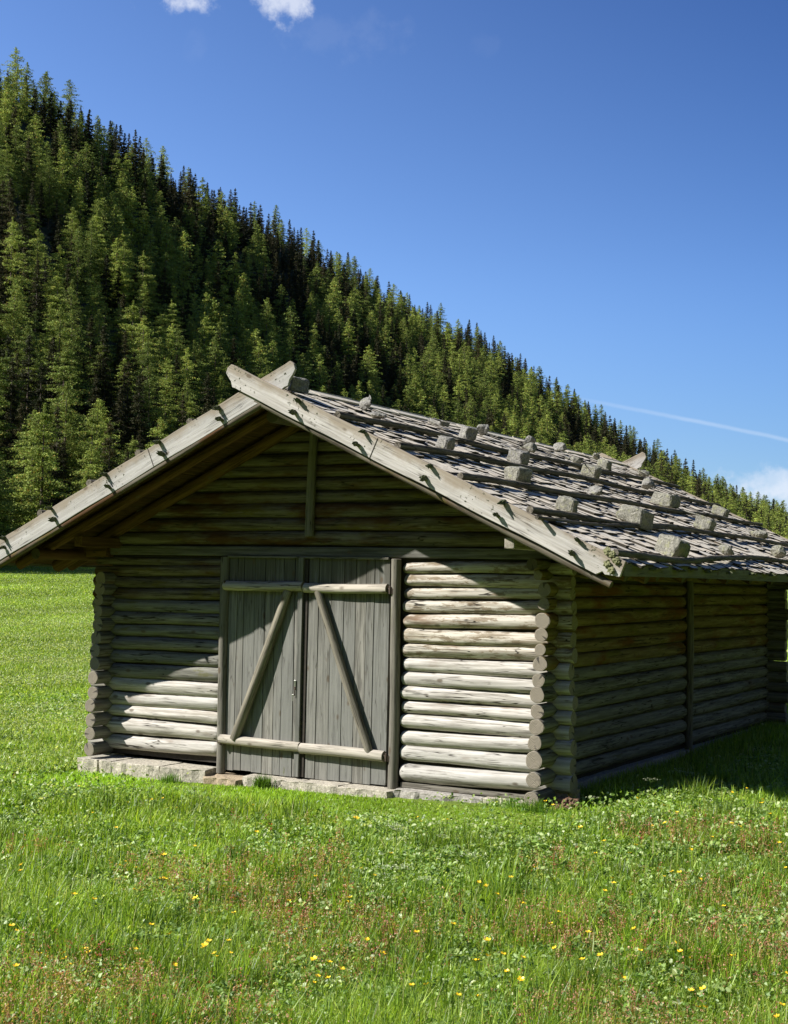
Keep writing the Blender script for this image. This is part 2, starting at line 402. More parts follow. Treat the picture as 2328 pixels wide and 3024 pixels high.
OVL = [1.765, 1.662, 1.551, 1.434, 1.310, 1.180, 1.048, .925, .785, .643, .523, .383, .241, .092]
# front wall
mb = MB()
mb.box(((-4.8-3.4)/2, .085, 1.02), (1.46, .05, 1.95)); mb.box((-.78, .085, 1.02), (1.5, .05, 1.95))
mb.prism([(-4.8, 2.04), (-.02, 2.04), (-.02, 2.3), (XM, zroof(XM)-.16), (-4.8, 2.3)], .06, .11)
fw = mb.build('front_wall', [M_DARK], barn)
lm = [M_LOG, M_END]; lmb = [M_LOGB, M_END]; lmg = [M_LOGG, M_END]
for i in range(15):
    a, b = FRE[i], FRE[i+1]; r = (a-b)/2*.985; z = (a+b)/2
    pr = .085+rnd.uniform(-.02, .02)
    log('log', (-1.475+rnd.uniform(-.012, .012), .062, z-.006), (pr+.04, .062, z+.014), r*1.0, r*1.0, lmb if i < 7 else lm, fw, cap0=.07, rough=1.9 if i < 7 else 1.3, bend=.008)
    a, b = FLE[i], FLE[i+1]; r = (a-b)/2*.985; z = (a+b)/2
    mm = lmg if i < 4 else ([M_LOGS, M_END] if i < 10 else lm)  # upper left logs take darker wood, painting in the roof's shade
    log('log', (-5.03+rnd.uniform(-.02, .02), .062, z-.008), (-3.425, .062, z+.008), r, r, mm, fw, cap1=.05, rough=1.5, bend=.007)
GE = [3.30, 3.16, 3.06, 2.958, 2.843, 2.732, 2.608, 2.497, 2.357, 2.227, 2.096]
for i in range(10):
    a, b = GE[i], GE[i+1]; r = (a-b)/2*.99; z = (a+b)/2
    h = min((ZR-.13-z+r*.3)/K, 2.46) if i < 9 else 2.53
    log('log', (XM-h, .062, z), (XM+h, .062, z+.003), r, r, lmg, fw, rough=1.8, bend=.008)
# hewn lintel across the whole front
mb = MB(); mb.box((-2.42, .072, 2.047), (5.12, .13, .092)); mb.build('lintel_beam', [M_BEAM], fw, origin=(-2.42, .045, 2.047), bevel=.012)
mb = MB(); mb.box((-.80, .035, .030), (1.32, .06, .045), jit=.006); mb.build('sill_plank', [M_POST], fw, origin=(-.80, .035, .03), bevel=.004)
# posts
log('gable_post', (-2.445, -.025, 2.19), (-2.418, -.02, 3.14), .045, .040, [M_POST, M_END], barn)
log('door_post', (-3.392, -.005, -.03), (-3.392, -.005, 1.99), .046, .044, [M_POST, M_END], barn, flat=.03)
log('door_post', (-1.532, -.005, -.03), (-1.532, -.005, 1.99), .050, .048, [M_POST, M_END], barn, flat=.03)
# door leaves
def leaf(xs_top, xs_bot, side):
    mb = MB()
    for i in range(len(xs_bot)-1):
        t0, t1, b0, b1 = xs_top[i]+.0035, xs_top[i+1]-.0035, xs_bot[i]+.0035, xs_bot[i+1]-.0035
        y0 = rnd.uniform(-.003, .004); zb = .006+rnd.uniform(-.006, .006); zt = 1.988
        vs = [(b0, y0, zb), (b1, y0, zb), (b1, y0+.03, zb), (b0, y0+.03, zb), (t0, y0, zt), (t1, y0, zt), (t1, y0+.03, zt), (t0, y0+.03, zt)]
        mb.add(vs, [(0,3,2,1),(4,5,6,7),(0,1,5,4),(1,2,6,5),(2,3,7,6),(3,0,4,7)])
    mb.box(((xs_bot[0]+xs_bot[-1])/2, .045, 1.0), (abs(xs_bot[-1]-xs_bot[0])-.01, .02, 1.96), mi=1)
    c = ((xs_bot[0]+xs_bot[-1])/2, 0, 1)
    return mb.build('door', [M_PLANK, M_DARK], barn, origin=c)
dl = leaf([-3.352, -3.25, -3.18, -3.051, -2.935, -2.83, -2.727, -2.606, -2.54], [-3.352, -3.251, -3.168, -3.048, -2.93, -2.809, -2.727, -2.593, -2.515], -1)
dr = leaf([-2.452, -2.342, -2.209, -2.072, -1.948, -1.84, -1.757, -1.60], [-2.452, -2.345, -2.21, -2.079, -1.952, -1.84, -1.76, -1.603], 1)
tag(dl, 'left door leaf of grey planks with leaning brace'); tag(dr, 'right door leaf of grey planks with leaning brace')
mb = MB(); mb.box((-2.523, -.012, 1.0), (.05, .045, 1.985)); mb.build('cover_strip', [M_STRIP], dl, origin=(-2.51, -.012, 1), bevel=.004)
mb = MB(); mb.box((-2.475, -.001, 1.0), (.038, .02, 1.98)); mb.build('centre_gap', [M_DARK], dr, origin=(-2.475, -.001, 1))  # dark strip standing in for the shaded gap between the leaves
mb = MB(); mb.box((-2.48, -.012, 1.994), (1.75, .03, .018)); mb.build('door_head_trim', [M_POST], barn, origin=(-2.48, -.012, 1.994), bevel=.003)
HB = [M_PLANKH, M_END]
def half(name, p0, p1, r, par, mats, **kw): return log(name, p0, p1, r, r, mats, par, **kw)
half('batten', (-3.375, -.03, 1.722), (-2.488, -.03, 1.732), .046, dl, HB)
half('batten', (-2.478, -.03, 1.720), (-1.600, -.03, 1.726), .044, dr, HB)
half('batten', (-3.378, -.03, .282), (-2.484, -.03, .286), .045, dl, HB)
half('batten', (-2.480, -.03, .268), (-1.605, -.03, .268), .047, dr, HB)
half('brace', (-3.205, -.05, .300), (-2.655, -.03, 1.69), .043, dl, [M_BRACE, M_END])
half('brace', (-1.750, -.045, .285), (-2.325, -.03, 1.69), .036, dr, [M_BRACE, M_END])
for par, x, z in ((dr, -1.578, 1.718), (dr, -1.583, .262), (dl, -3.372, 1.735), (dl, -3.375, .27)):
    mb = MB(); mb.box((x, -.052, z), (.05, .012, .035)); mb.box((x+.012, -.058, z), (.016, .016, .07)); mb.box((x+.028, -.05, z-.01), (.022, .01, .05))
    mb.build('hinge', [M_IRON], par, origin=(x, -.05, z), bevel=.002)
mb = MB(); mb.box((-2.551, -.040, .852), (.020, .008, .055)); mb.box((-2.551, -.040, .806), (.018, .008, .03), mi=1)
mb.box((-2.551, -.043, .77), (.006, .01, .06), mi=1); mb.box((-2.565, -.046, .745), (.022, .014, .014)); mb.box((-2.568, -.044, .715), (.006, .008, .05))
mb.build('latch', [M_SHINY, M_IRON], dl, origin=(-2.551, -.04, .8), bevel=.0015)

# right side wall
mb = MB(); mb.box((-.085, 3.3, .98), (.05, 6.5, 1.9)); sw = mb.build('side_wall', [M_DARK], barn)
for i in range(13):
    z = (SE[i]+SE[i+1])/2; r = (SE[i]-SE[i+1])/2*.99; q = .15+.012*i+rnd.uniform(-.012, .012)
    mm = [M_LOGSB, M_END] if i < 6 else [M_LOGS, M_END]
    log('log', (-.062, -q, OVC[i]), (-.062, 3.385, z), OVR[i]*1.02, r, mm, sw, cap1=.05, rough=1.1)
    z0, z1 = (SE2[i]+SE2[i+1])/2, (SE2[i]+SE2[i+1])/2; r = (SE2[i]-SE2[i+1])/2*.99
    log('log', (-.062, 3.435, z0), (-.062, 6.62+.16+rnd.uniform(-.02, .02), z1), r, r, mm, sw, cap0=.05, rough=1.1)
log('log', (-.10, -.17, 1.867), (-.062, 7.2, 1.90), .04, .05, [M_LOGSB, M_END], sw)
log('stump_log', (-.075, -.31, .075), (-.07, .02, .085), .062, .062, [M_LOGS, M_END], sw)
for i, z in enumerate(OVL[:]):                                           # protruding end of the lowest front logs on stone
    pass
log('wall_post', (.012, 3.41, .0), (.012, 3.41, 1.86), .040, .036, [M_POST, M_END], barn)
# left side wall
mb = MB(); mb.box((-4.81, 3.3, .98), (.05, 6.5, 1.9)); lw = mb.build('side_wall', [M_DARK], barn)
for i in range(14):
    r = .064 if i not in (2, 3) else .056
    q = .14+.007*i+rnd.uniform(-.012, .012)
    log('log', (-4.828, -q, OVL[i]), (-4.828, 6.78, OVL[i]), r, r*.97, [M_LOGS, M_END], lw)
# back wall
mb = MB(); mb.prism([(-4.8, .05), (-.02, .05), (-.02, 2.2), (XM, 3.2), (-4.8, 2.2)], 6.49, 6.54); bw = mb.build('back_wall', [M_DARK], barn)
zz = 1.9
for i in range(15):
    z = .10+.125*i
    log('log', (-5.03, 6.56, z), (.215+rnd.uniform(-.02, .03), 6.56, z), .066, .066, [M_LOGS, M_END], bw)
for i in range(9):
    z = 2.0+.125*i; h = min((ZR-.14-z-.05)/K, 2.5)
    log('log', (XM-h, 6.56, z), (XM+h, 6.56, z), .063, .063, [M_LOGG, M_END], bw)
# foundation
def slab(name, pts, z0, z1, m, seed, rough=.012):
    """an uneven stone block: outline in xy, from z0 to z1"""
    g = random.Random(seed); mb = MB(); n = len(pts)
    P = []
    for i in range(n):                                                    # subdivide the outline
        a, b = Vector(pts[i]+(0,)), Vector(pts[(i+1) % n]+(0,)); k = max(1, int((b-a).length/.06))
        for j in range(k):
            p = a.lerp(b, j/k); P.append((p.x+g.uniform(-rough, rough), p.y+g.uniform(-rough, rough)))
    n = len(P); c = (sum(p[0] for p in P)/n, sum(p[1] for p in P)/n)
    lv = [(z0, 1.02), ((z0*2+z1)/3, 1.01), ((z0+z1*2)/3, 1.0), (z1-.012, .997), (z1, .985)]
    vs = []
    for z, s in lv:
        for p in P: vs.append((p[0]*s+c[0]*(1-s)+g.uniform(-rough, rough)*.5, p[1]*s+c[1]*(1-s)+g.uniform(-rough, rough)*.5, z+g.uniform(-rough, rough)*.3))
    fs = [(k*n+i, k*n+(i+1) % n, (k+1)*n+(i+1) % n, (k+1)*n+i) for k in range(len(lv)-1) for i in range(n)]
    fs.append(tuple(range((len(lv)-1)*n, len(lv)*n)))
    mb.add(vs, fs); return mb.build(name, [m], barn, origin=(c[0], c[1], z0), bevel=.004)
slab('foundation_stone', [(-4.93, -.26), (-4.66, -.27), (-4.66, .12), (-4.93, .12)], -.3, .008, M_FOUND, 1)
slab('foundation_stone', [(-4.65, -.29), (-4.50, -.28), (-4.50, .12), (-4.65, .12)], -.3, .012, M_FOUND, 2)
slab('foundation_stone', [(-4.49, -.27), (-3.92, -.26), (-3.92, .12), (-4.49, .12)], -.3, .010, M_FOUND, 3)
slab('foundation_stone', [(-3.91, -.25), (-3.43, -.20), (-3.48, .12), (-3.91, .12)], -.3, .006, M_FOUND, 4)
slab('foundation_stone', [(-3.42, -.24), (-3.05, -.22), (-2.99, -.1), (-3.05, .12), (-3.46, .12)], -.3, -.045, M_FOUNDO, 5, .02)
slab('foundation_stone', [(-3.03, -.17), (-2.40, -.16), (-2.40, .12), (-3.03, .12)], -.3, -.012, M_FOUND, 6)
slab('foundation_stone', [(-2.39, -.17), (-1.98, -.18), (-1.94, .12), (-2.39, .12)], -.3, -.004, M_FOUND, 7)
slab('foundation_stone', [(-1.97, -.21), (-1.46, -.19), (-1.42, .1), (-1.93, .12)], -.3, -.008, M_FOUND, 8)
slab('foundation_stone', [(-1.45, -.12), (-1.0, -.13), (-.62, -.11), (-.62, .12), (-1.43, .12)], -.3, .004, M_FOUNDG, 9, .02)
slab('foundation_stone', [(-.61, -.09), (-.12, -.10), (-.10, .12), (-.61, .12)], -.3, .012, M_FOUND, 10, .015)
slab('foundation_stone', [(-.22, .35), (.03, .35), (.03, 3.3), (-.22, 3.3)], -.3, .135, M_FOUNDG, 11)
slab('foundation_stone', [(-.22, 3.32), (.03, 3.32), (.03, 6.7), (-.22, 6.7)], -.3, .13, M_FOUNDG, 12)
slab('corner_stone', [(-.02, .02), (.11, .05), (.12, .26), (-.06, .28)], -.3, .11, M_FOUNDO, 13, .02)
slab('foundation_stone', [(-4.95, .14), (-4.7, .14), (-4.7, 6.7), (-4.95, 6.7)], -.3, .03, M_FOUNDG, 14)

# roof: deck, rafters, purlins
def slope_pt(s, d, y, n):
    """s=+1 right slope; d metres down the slope from the ridge, n metres above the deck line"""
    return Vector((XM+s*(d*math.cos(TH)+n*math.sin(TH)), y, ZR-d*math.sin(TH)+n*math.cos(TH)))
SL = (E-XM)/math.cos(TH)
def slope_rot(s): return Matrix.Rotation(s*TH, 4, 'Y')
shg = random.Random(5)
for s in (1, -1):
    mb = MB(); nb = 14; w = SL/nb
    for i in range(nb):
        c = slope_pt(s, (i+.5)*w, (YB-OV)/2+.02, -.085+shg.uniform(-.003, .003))
        mb.box(c, (w-.006, YB+OV-.10, .018), slope_rot(s))
    rs = mb.build('roof_slope', [M_DECK], barn, origin=(XM, 3.4, ZR))
    tag(rs, 'right roof slope under pale shingles' if s > 0 else 'left roof slope facing the meadow')
    # shingles in courses, each a split board lying on the one below
    mb = MB(); step = .125; L = .30; th = .017
    nc = int((SL-.02)/step)
    for ci in range(nc, -1, -1):
        dbutt = SL+.01-(nc-ci)*step
        if dbutt < .06: continue
        y = -OV+.03+shg.uniform(0, .05)
        while y < YB-.04:
            wd = shg.choice((shg.uniform(.08, .14), shg.uniform(.12, .28))) if s > 0 else .2
            wd = min(wd, YB-.03-y+.02)
            db = dbutt+shg.uniform(-.050, .050); ln = min(L, db-.005)
            t = th*shg.uniform(.55, 1.6)
            tilt = .068+shg.uniform(-.035, .035)
            if shg.random() < .12: tilt += shg.uniform(.01, .05)
            M = slope_rot(s) @ Matrix.Rotation(-s*tilt, 4, 'Y') @ Matrix.Rotation(shg.uniform(-.06, .06), 4, 'Z') @ Matrix.Rotation(shg.uniform(-.035, .035), 4, 'X')
            c = slope_pt(s, db-ln/2, y+wd/2, -.030+shg.uniform(-.010, .010))
            x0, y0 = ln/2, wd/2-.002
            j = [shg.uniform(-.012, .012) for _ in range(4)]
            up = [(-x0*s, -y0, 0), (x0*s+j[0]*s, -y0, 0), (x0*s+(j[1]+j[0])*.6*s+shg.uniform(-.01, .01)*s, 0, shg.uniform(-.002, .003)), (x0*s+j[1]*s, y0, 0), (-x0*s, y0, 0)]
            vs = [Vector(p)+Vector((0, 0, t/2)) for p in up]+[Vector(p)-Vector((0, 0, t/2)) for p in up]
            vs = [(M @ v)+c for v in vs]; n = 5
            fs = [tuple(range(n)), tuple(range(2*n-1, n-1, -1))]+[(i, i+n, (i+1) % n+n, (i+1) % n) for i in range(n)]
            if s < 0: fs = [f[::-1] for f in fs]
            mb.add(vs, fs); mb.mi[-6:] = [0, 1, 1, 1, 1, 0]
            y += wd
    mb.build('shingles', [M_SHING, M_BUTT], rs, origin=(XM, 3.4, ZR))
# ridge cap boards
mb = MB()
for s in (1, -1):
    for k in range(12):
        y0 = -OV+.06+k*.715; mb.box(slope_pt(s, .055, y0+.35, -.012+.004*(k % 2)), (.13, .70, .016), slope_rot(s) @ Matrix.Rotation(shg.uniform(-.02, .02), 4, 'Z'))
mb.build('ridge_boards', [M_SHING], barn, origin=(XM, 3.4, ZR))
# bargeboards front and back
def bargeboard(s, y, back=False):
    o_ = 0.0
    top = lambda x: ZR-K*(x-XM)*s
    d = .195 if s > 0 else .205
    ext = .315
    yy = y if s > 0 else y+.032
    # outline in a frame where x runs outwards (mirrored for the left)
    if s > 0: outer = [(E+.01, ZE+.0), (E-.035, ZE-.115), (E-.09, ZE-.125+.02), (E-.15, ZE-.118+.02), (E-.17, ZE-.075)]
    else: outer = [(E+.03, ZE-.01), (E+.0, ZE-.15), (E-.06, ZE-.165), (E-.12, ZE-.14)]
    outer = [(XM+s*(x-XM), z) for x, z in outer]
    def P(dx, dn): return (XM+s*dx, ZR-K*dx-dn)
    tip = [P(-ext+.07, d-.005), P(-ext+.035, d+.0), P(-ext+.02, d-.045), P(-ext-.015, d-.075), P(-ext-.035, .10), P(-ext-.02, .045), P(-ext+.02, 0.0)]
    low = []; topp = []
    for i in range(22, -1, -1):
        q = i/22; x = -.2+q*(E-XM-.22+.2); low.append((XM+s*x, ZR-K*x-d+.004*math.sin(q*23+s)))
    for i in range(23):
        q = i/22; x = -.25+q*(E-XM-.06+.25); topp.append((XM+s*x, ZR-K*x+.003*math.sin(q*31+s*2)))
    pts = topp+outer+low+tip
    if s < 0: pts = pts[::-1]
    mb = MB(); mb.prism(pts if not back else pts, yy, yy+.030)
    # local x along the board so the grain follows it
    ang = Matrix.Translation((XM, yy, ZR)) @ Matrix.Rotation(s*TH, 4, 'Y')
    inv = ang.inverted(); mb.v = [tuple(inv @ Vector(v)) for v in mb.v]
    ob = mb.build('bargeboard', [M_BOARD], barn, mw=ang, bevel=.004)
    return ob
br = bargeboard(1, -OV-.02); bl = bargeboard(-1, -OV-.02)
bbr = bargeboard(1, YB-.0, True); bbl = bargeboard(-1, YB-.0, True)
# butt joints in the front boards
for ob, x, z0 in ((br, -1.215, None), (bl, -3.583, None)):
    mb = MB(); s = 1 if ob is br else -1; yy = -OV-.0215 if s > 0 else -OV+.0105
    zt = ZR-K*abs(x-XM); mb.box((x-s*.01, yy, zt-.095), (.006, .003, .175), Matrix.Rotation(s*TH, 4, 'Y'))
    mb.build('board_joint', [M_DARK], ob)
# gnarled pegs holding the boards, furred with lichen
def lump_mesh(name, seed, m, rx, ry, rz, amp=.35, sub=3):
    import bmesh
    from mathutils import noise
    bm = bmesh.new(); bmesh.ops.create_icosphere(bm, subdivisions=sub, radius=1)
    for v in bm.verts:
        n = noise.noise(v.co*1.7+Vector((seed*3.1, 0, 0)))*amp+noise.noise(v.co*4.3+Vector((0, seed*2.3, 0)))*amp*.55
        v.co *= 1+n; v.co.x *= rx; v.co.y *= ry; v.co.z *= rz
    me = bpy.data.meshes.new(name); bm.to_mesh(me); bm.free(); me.materials.append(m)
    return me
PEGM = [lump_mesh('peg', i, M_LICH, .016, .050, .017, .75) for i in range(4)]
def peg(x, y, z, par, k, rot=None):
    o = bpy.data.objects.new('peg', PEGM[k % 4])
    M = Matrix.Translation((x, y, z)) @ Matrix.Rotation(rnd.uniform(-.4, .4), 4, 'Y') @ Matrix.Rotation(rnd.uniform(-.25, .25), 4, 'X')
    if rot is not None: M = Matrix.Translation((x, y, z)) @ rot
    link(o, par, M @ Matrix.Scale(rnd.uniform(.8, 1.15), 4)); return o
for i, (x, z) in enumerate([(-1.956, 3.29), (-2.003, 3.195), (-1.32, 3.01), (-1.371, 2.905), (-.693, 2.715), (-.742, 2.617), (-.052, 2.42), (-.098, 2.322), (.571, 2.135), (.528, 2.035)]):
    peg(x, -OV-.045, z, br, i)
for i, (x, z) in enumerate([(-5.338, 2.13), (-5.33, 2.04), (-4.743, 2.41), (-4.695, 2.305), (-4.09, 2.715), (-4.035, 2.60), (-3.474, 2.995), (-3.43, 2.886), (-2.822, 3.27), (-2.79, 3.17)]):
    peg(x, -OV-.012, z, bl, i+2)
for i in range(5):
    o = bpy.data.objects.new('lichen_clump', lump_mesh('lichen_clump', 20+i, M_LICHY, .026, .013, .024, .8)); link(o, br, Matrix.Translation((.80+.035*(i % 3), -OV-.03, 2.055-.035*i+.012*(i % 2))))
# eave boards with pegs
for s in (1, -1):
    mb = MB(); x = XM+s*(E-XM-.012)
    n = 14
    for i in range(n):
        y0, y1 = -OV+.02+(YB+OV-.04)*i/n, -OV+.02+(YB+OV-.04)*(i+1)/n
        f = lambda y: .006*math.sin(y*1.3)-.002*y
        vs = [(x-s*.025, y0, ZE-.105+f(y0)*.5), (x, y0, ZE-.105+f(y0)*.5), (x, y0, ZE-.010+f(y0)), (x-s*.025, y0, ZE-.010+f(y0)),
              (x-s*.025, y1, ZE-.105+f(y1)*.5), (x, y1, ZE-.105+f(y1)*.5), (x, y1, ZE-.010+f(y1)), (x-s*.025, y1, ZE-.010+f(y1))]
        fs = [(0, 1, 2, 3), (7, 6, 5, 4), (1, 5, 6, 2), (0, 3, 7, 4), (3, 2, 6, 7), (0, 4, 5, 1)]
        if s < 0: fs = [q[::-1] for q in fs]
        mb.add(vs, fs)
    eb = mb.build('eave_board', [M_EAVE], barn, origin=(x, 3.4, ZE))
    for i, y in enumerate([-.378, .311, 1.002, 1.64, 2.363, 3.058, 3.75, 4.45, 5.15, 5.85, 6.5]):
        o = bpy.data.objects.new('peg', PEGM[i % 4]); link(o, eb, Matrix.Translation((x+s*.02, y, ZE-.045)) @ Matrix.Rotation(R_(90), 4, 'Z') @ Matrix.Rotation(rnd.uniform(-.5, .5), 4, 'Y') @ Matrix.Scale(.72, 4))
# rafters
def rafter(y, s, r=.05, m=None, name='rafter', lo=.09, n=-.150, hi=.02):
    p0 = slope_pt(s, hi, y, n); p1 = slope_pt(s, SL-lo, y, n)
    return log(name, p0, p1, r*.9, r, [m or M_BROWN, M_ENDD], barn, bend=.004, seg=14)
for s in (1, -1):
    for y in [-.498, .218, .869, 1.547, 2.158, 2.922, 3.714, 4.45, 5.15, 5.85, 6.45, 7.2]:
        rafter(y, s)
    rafter(.0, s, .062, M_BROWN, 'rafter', lo=.10, n=-.165)
    rafter(-.893, s, .030, M_LOGG, 'fly_rafter', lo=.04, n=-.205)
# purlins and ridge pole
mb = MB(); mb.box((-.05, 3.12, 2.110), (.085, 7.94, .085)); mb.build('purlin', [M_PURL], barn, origin=(-.05, 3.12, 2.11), bevel=.008)
mb = MB(); mb.box((-4.75, 3.25, 2.115), (.095, 7.6, .10)); mb.build('purlin', [M_PURLB], barn, origin=(-4.75, 3.2, 2.115), bevel=.008)
log('purlin', (-5.15, -.70, 1.985), (-5.15, 7.2, 1.985), .055, .055, [M_BROWN, M_ENDD], barn)
log('purlin', (-.125, -.25, 1.965), (-.125, 7.2, 1.985), .050, .055, [M_LOGG, M_ENDD], barn)
log('ridge_pole', (XM-.01, -.72, 3.215), (XM, 7.4, 3.215), .062, .06, [M_LOGG, M_ENDD], barn)
mb = MB(); mb.box((-4.97, -.0, 2.03), (.28, .12, .11)); mb.build('corner_beam', [M_BROWN], barn, origin=(-4.97, 0, 2.03), bevel=.01)
# roof poles lying along the slope
polex = [[(-.918, -1.60), (.0, -1.66), (2, -1.56), (4.8, -1.57), (7.9, -1.59)],
         [(-.918, -1.02), (0, -1.06), (2.9, -1.08), (5, -.98), (7.9, -1.02)],
         [(-.918, -.45), (.3, -.46), (2.1, -.45), (5.4, -.46), (7.9, -.45)],
         [(-.918, .15), (0, .15), (1, .20), (2.8, .09), (4.1, .13), (7.9, .22)],
         [(-.918, .84), (.5, .89), (1.8, .80), (3.4, .66), (4.4, .76), (7.9, .74)],
         [(-1.05, .27), (.4, .24), (1.9, .17), (3.0, .06)]]
def roof_pole(pts, s, r, seed):
    g = np.random.RandomState(seed); ys = np.arange(pts[0][0], pts[-1][0], .09); xs = np.interp(ys, [p[0] for p in pts], [p[1] for p in pts])
    k = np.ones(9)/9; xs = np.convolve(np.pad(xs, 4, 'edge'), k, 'valid')
    xs = XM+s*(xs-XM); zs = ZR-K*np.abs(xs-XM)+.004+r*.6+.006*np.sin(ys*2.2+seed)
    seg = 10; mb = MB(); vs = []
    for i, (x, y, z) in enumerate(zip(xs, ys, zs)):
        rr = r*(1.05-.25*i/len(xs))*(1+g.normal(0, .05))
        for j in range(seg):
            a = j/seg*6.2832; q = rr*(1+g.normal(0, .05)); vs.append((x+q*math.cos(a), y, z+q*math.sin(a)))
    n = len(xs); fs = [(i*seg+j, i*seg+(j+1) % seg, (i+1)*seg+(j+1) % seg, (i+1)*seg+j) for i in range(n-1) for j in range(seg)]
    fs = [f[::-1] for f in fs]
    mb.add(vs, fs, 0, True); mb.add(vs[:seg], [tuple(range(seg))]); mb.add(vs[-seg:], [tuple(range(seg))[::-1]])
    c = Vector((xs[0], ys[0], zs[0])); mb.v = [tuple(Vector(v)-c) for v in mb.v]
    M = Matrix.Translation(c) @ Matrix.Rotation(R_(90), 4, 'Z'); inv = Matrix.Rotation(R_(-90), 4, 'Z')
    mb.v = [tuple(inv @ Vector(v)) for v in mb.v]
    return mb.build('roof_pole', [M_POLE], barn, mw=M)
for i, p in enumerate(polex): roof_pole(p, 1, .027 if i < 5 else .014, i)
for i, p in enumerate(polex[:5]): roof_pole([(max(a, -.9), b) for a, b in p], -1, .032, 20+i)

# ------------------------------------------------------------------ stones on the roof
import bmesh
def stone_mesh(seed, w, h, blocky):
    g = random.Random(seed); bm = bmesh.new()
    if blocky:
        pts = []
        for a in (-1, 1):
            for b in (-1, 1):
                for c in (-1, 1):
                    pts.append(Vector((a*w/2*g.uniform(.8, 1.05), b*w*.42*g.uniform(.75, 1.05), c*h/2*g.uniform(.75, 1.05))))
        pts += [Vector((g.uniform(-.4, .4)*w, g.uniform(-.4, .4)*w, g.choice((-1, 1))*h*.54)) for _ in range(3)]
    else:
        pts = []
        for _ in range(16):
            v = Vector((g.gauss(0, 1), g.gauss(0, 1), g.gauss(0, 1))).normalized(); pts.append(Vector((v.x*w*.56, v.y*w*.48, v.z*h*.58)))
    for p in pts: bm.verts.new(p)
    r = bmesh.ops.convex_hull(bm, input=bm.verts)
    for v in [e for e in r['geom_interior'] if isinstance(e, bmesh.types.BMVert)]: bm.verts.remove(v)
    bmesh.ops.bevel(bm, geom=bm.edges[:], offset=.012, segments=1, affect='EDGES')
    bmesh.ops.triangulate(bm, faces=bm.faces[:]); bmesh.ops.subdivide_edges(bm, edges=bm.edges[:], cuts=2, use_grid_fill=True)
    from mathutils import noise
    for v in bm.verts:
        n = noise.noise_vector(v.co*14+Vector((seed, 0, 0))); v.co += n*.013+noise.noise_vector(v.co*38)*.006
    me = bpy.data.meshes.new('roof_stone'); bm.to_mesh(me); bm.free(); return me
STONES = [  # x, y, width, height, blocky, lichen, label
 (-2.17, -.72, .24, .13, 1, 0, 'long blocky grey stone on the ridge right behind the crossed bargeboards'),
 (-2.10, .37, .17, .12, 0, 0, 'dark tilted stone on the ridge, second behind the crossed bargeboards'),
 (-1.79, .16, .20, .06, 0, 0, 'flat pale stone lying low just below the tilted ridge stone'),
 (-2.13, 1.84, .21, .055, 1, 0, 'thin flat dark slab on the ridge before the pointed stone'),
 (-1.16, .27, .17, .12, 1, 0, 'small blocky stone on the second pole, nearest the front gable'),
 (-1.68, 1.74, .18, .15, 1, 0, 'squarish grey stone on the top pole beside the pointed ridge stone'),
 (-2.12, 2.82, .18, .17, 0, 0, 'pointed pale grey stone standing on the ridge'),
 (-1.72, 3.30, .20, .13, 0, 1, 'rounded stone leaning on the top pole left of a small ridge stone'),
 (-2.13, 4.08, .16, .12, 0, 0, 'small round dark stone on the ridge right of the pointed stone'),
 (-1.12, 1.72, .21, .15, 1, 0, 'tall grey stone on the second pole directly above a square yellowish block'),
 (-.53, .45, .24, .14, 1, 1, 'square cut yellowish block on the third pole near the bargeboard'),
 (-2.13, 4.95, .22, .13, 0, 0, 'broad rounded stone on the ridge midway along the roof'),
 (.07, .15, .20, .13, 1, 1, 'blocky lichened stone on the fourth pole nearest the bargeboard'),
 (-1.68, 4.54, .19, .09, 0, 1, 'low flattened stone on the top pole midway along the roof'),
 (-2.12, 6.08, .13, .10, 0, 1, 'smallest stone on the ridge before the far crossed boards'),
 (-1.70, 5.47, .18, .12, 1, 1, 'small blocky stone on the top pole near the far gable'),
 (-1.14, 3.67, .21, .15, 1, 1, 'slanted grey green stone on the second pole midway along the roof'),
 (-.55, 2.29, .19, .13, 0, 0, 'rounded grey stone on the third pole midway along the roof'),
 (-1.75, 7.02, .20, .11, 0, 1, 'rounded stone at the foot of the far crossed boards'),
 (-1.12, 5.41, .19, .15, 0, 0, 'dark round stone on the second pole toward the far gable'),
 (-.55, 4.45, .31, .16, 1, 1, 'long cracked block on the third pole, widest of that pole'),
 (.18, 1.49, .31, .17, 1, 1, 'largest slanted block with lichen, resting on the fourth pole'),
 (.10, 3.78, .22, .15, 1, 1, 'upright lichened stone on the fourth pole right of the largest block'),
 (-.54, 6.48, .24, .13, 1, 1, 'blocky stone on the third pole close to the far rake'),
 (.14, 5.81, .29, .12, 0, 1, 'low yellow green stone on the fourth pole near the far rake'),
 (.83, .62, .26, .17, 1, 1, 'big angular stone on the lowest pole above the eave, nearest the front'),
 (.72, 2.52, .20, .12, 0, 1, 'rounded ribbed stone on the lowest pole, second from the front'),
 (.66, 4.69, .23, .15, 0, 1, 'pale round stone on the lowest pole at the right edge of the picture'),
]
for i, (x, y, w, h, bl_, li, lab) in enumerate(STONES):
    o = bpy.data.objects.new('roof_stone', stone_mesh(i*7+3, w*.92, h*.96, bl_)); o.data.materials.append(M_STONEY if li else M_STONE)
    xs = x-.06 if x > -2 else x
    z = zroof(xs)+.004+h*.44
    tl = TH*.6
    M = Matrix.Translation((xs, y, z)) @ Matrix.Rotation(tl+rnd.uniform(-.12, .12), 4, 'Y') @ Matrix.Rotation(rnd.uniform(-.1, .1), 4, 'X') @ Matrix.Rotation(rnd.uniform(-.25, .25)-.35, 4, 'Z')
    link(o, None, M); tag(o, lab, 'stone', 'stones weighing down the roof')
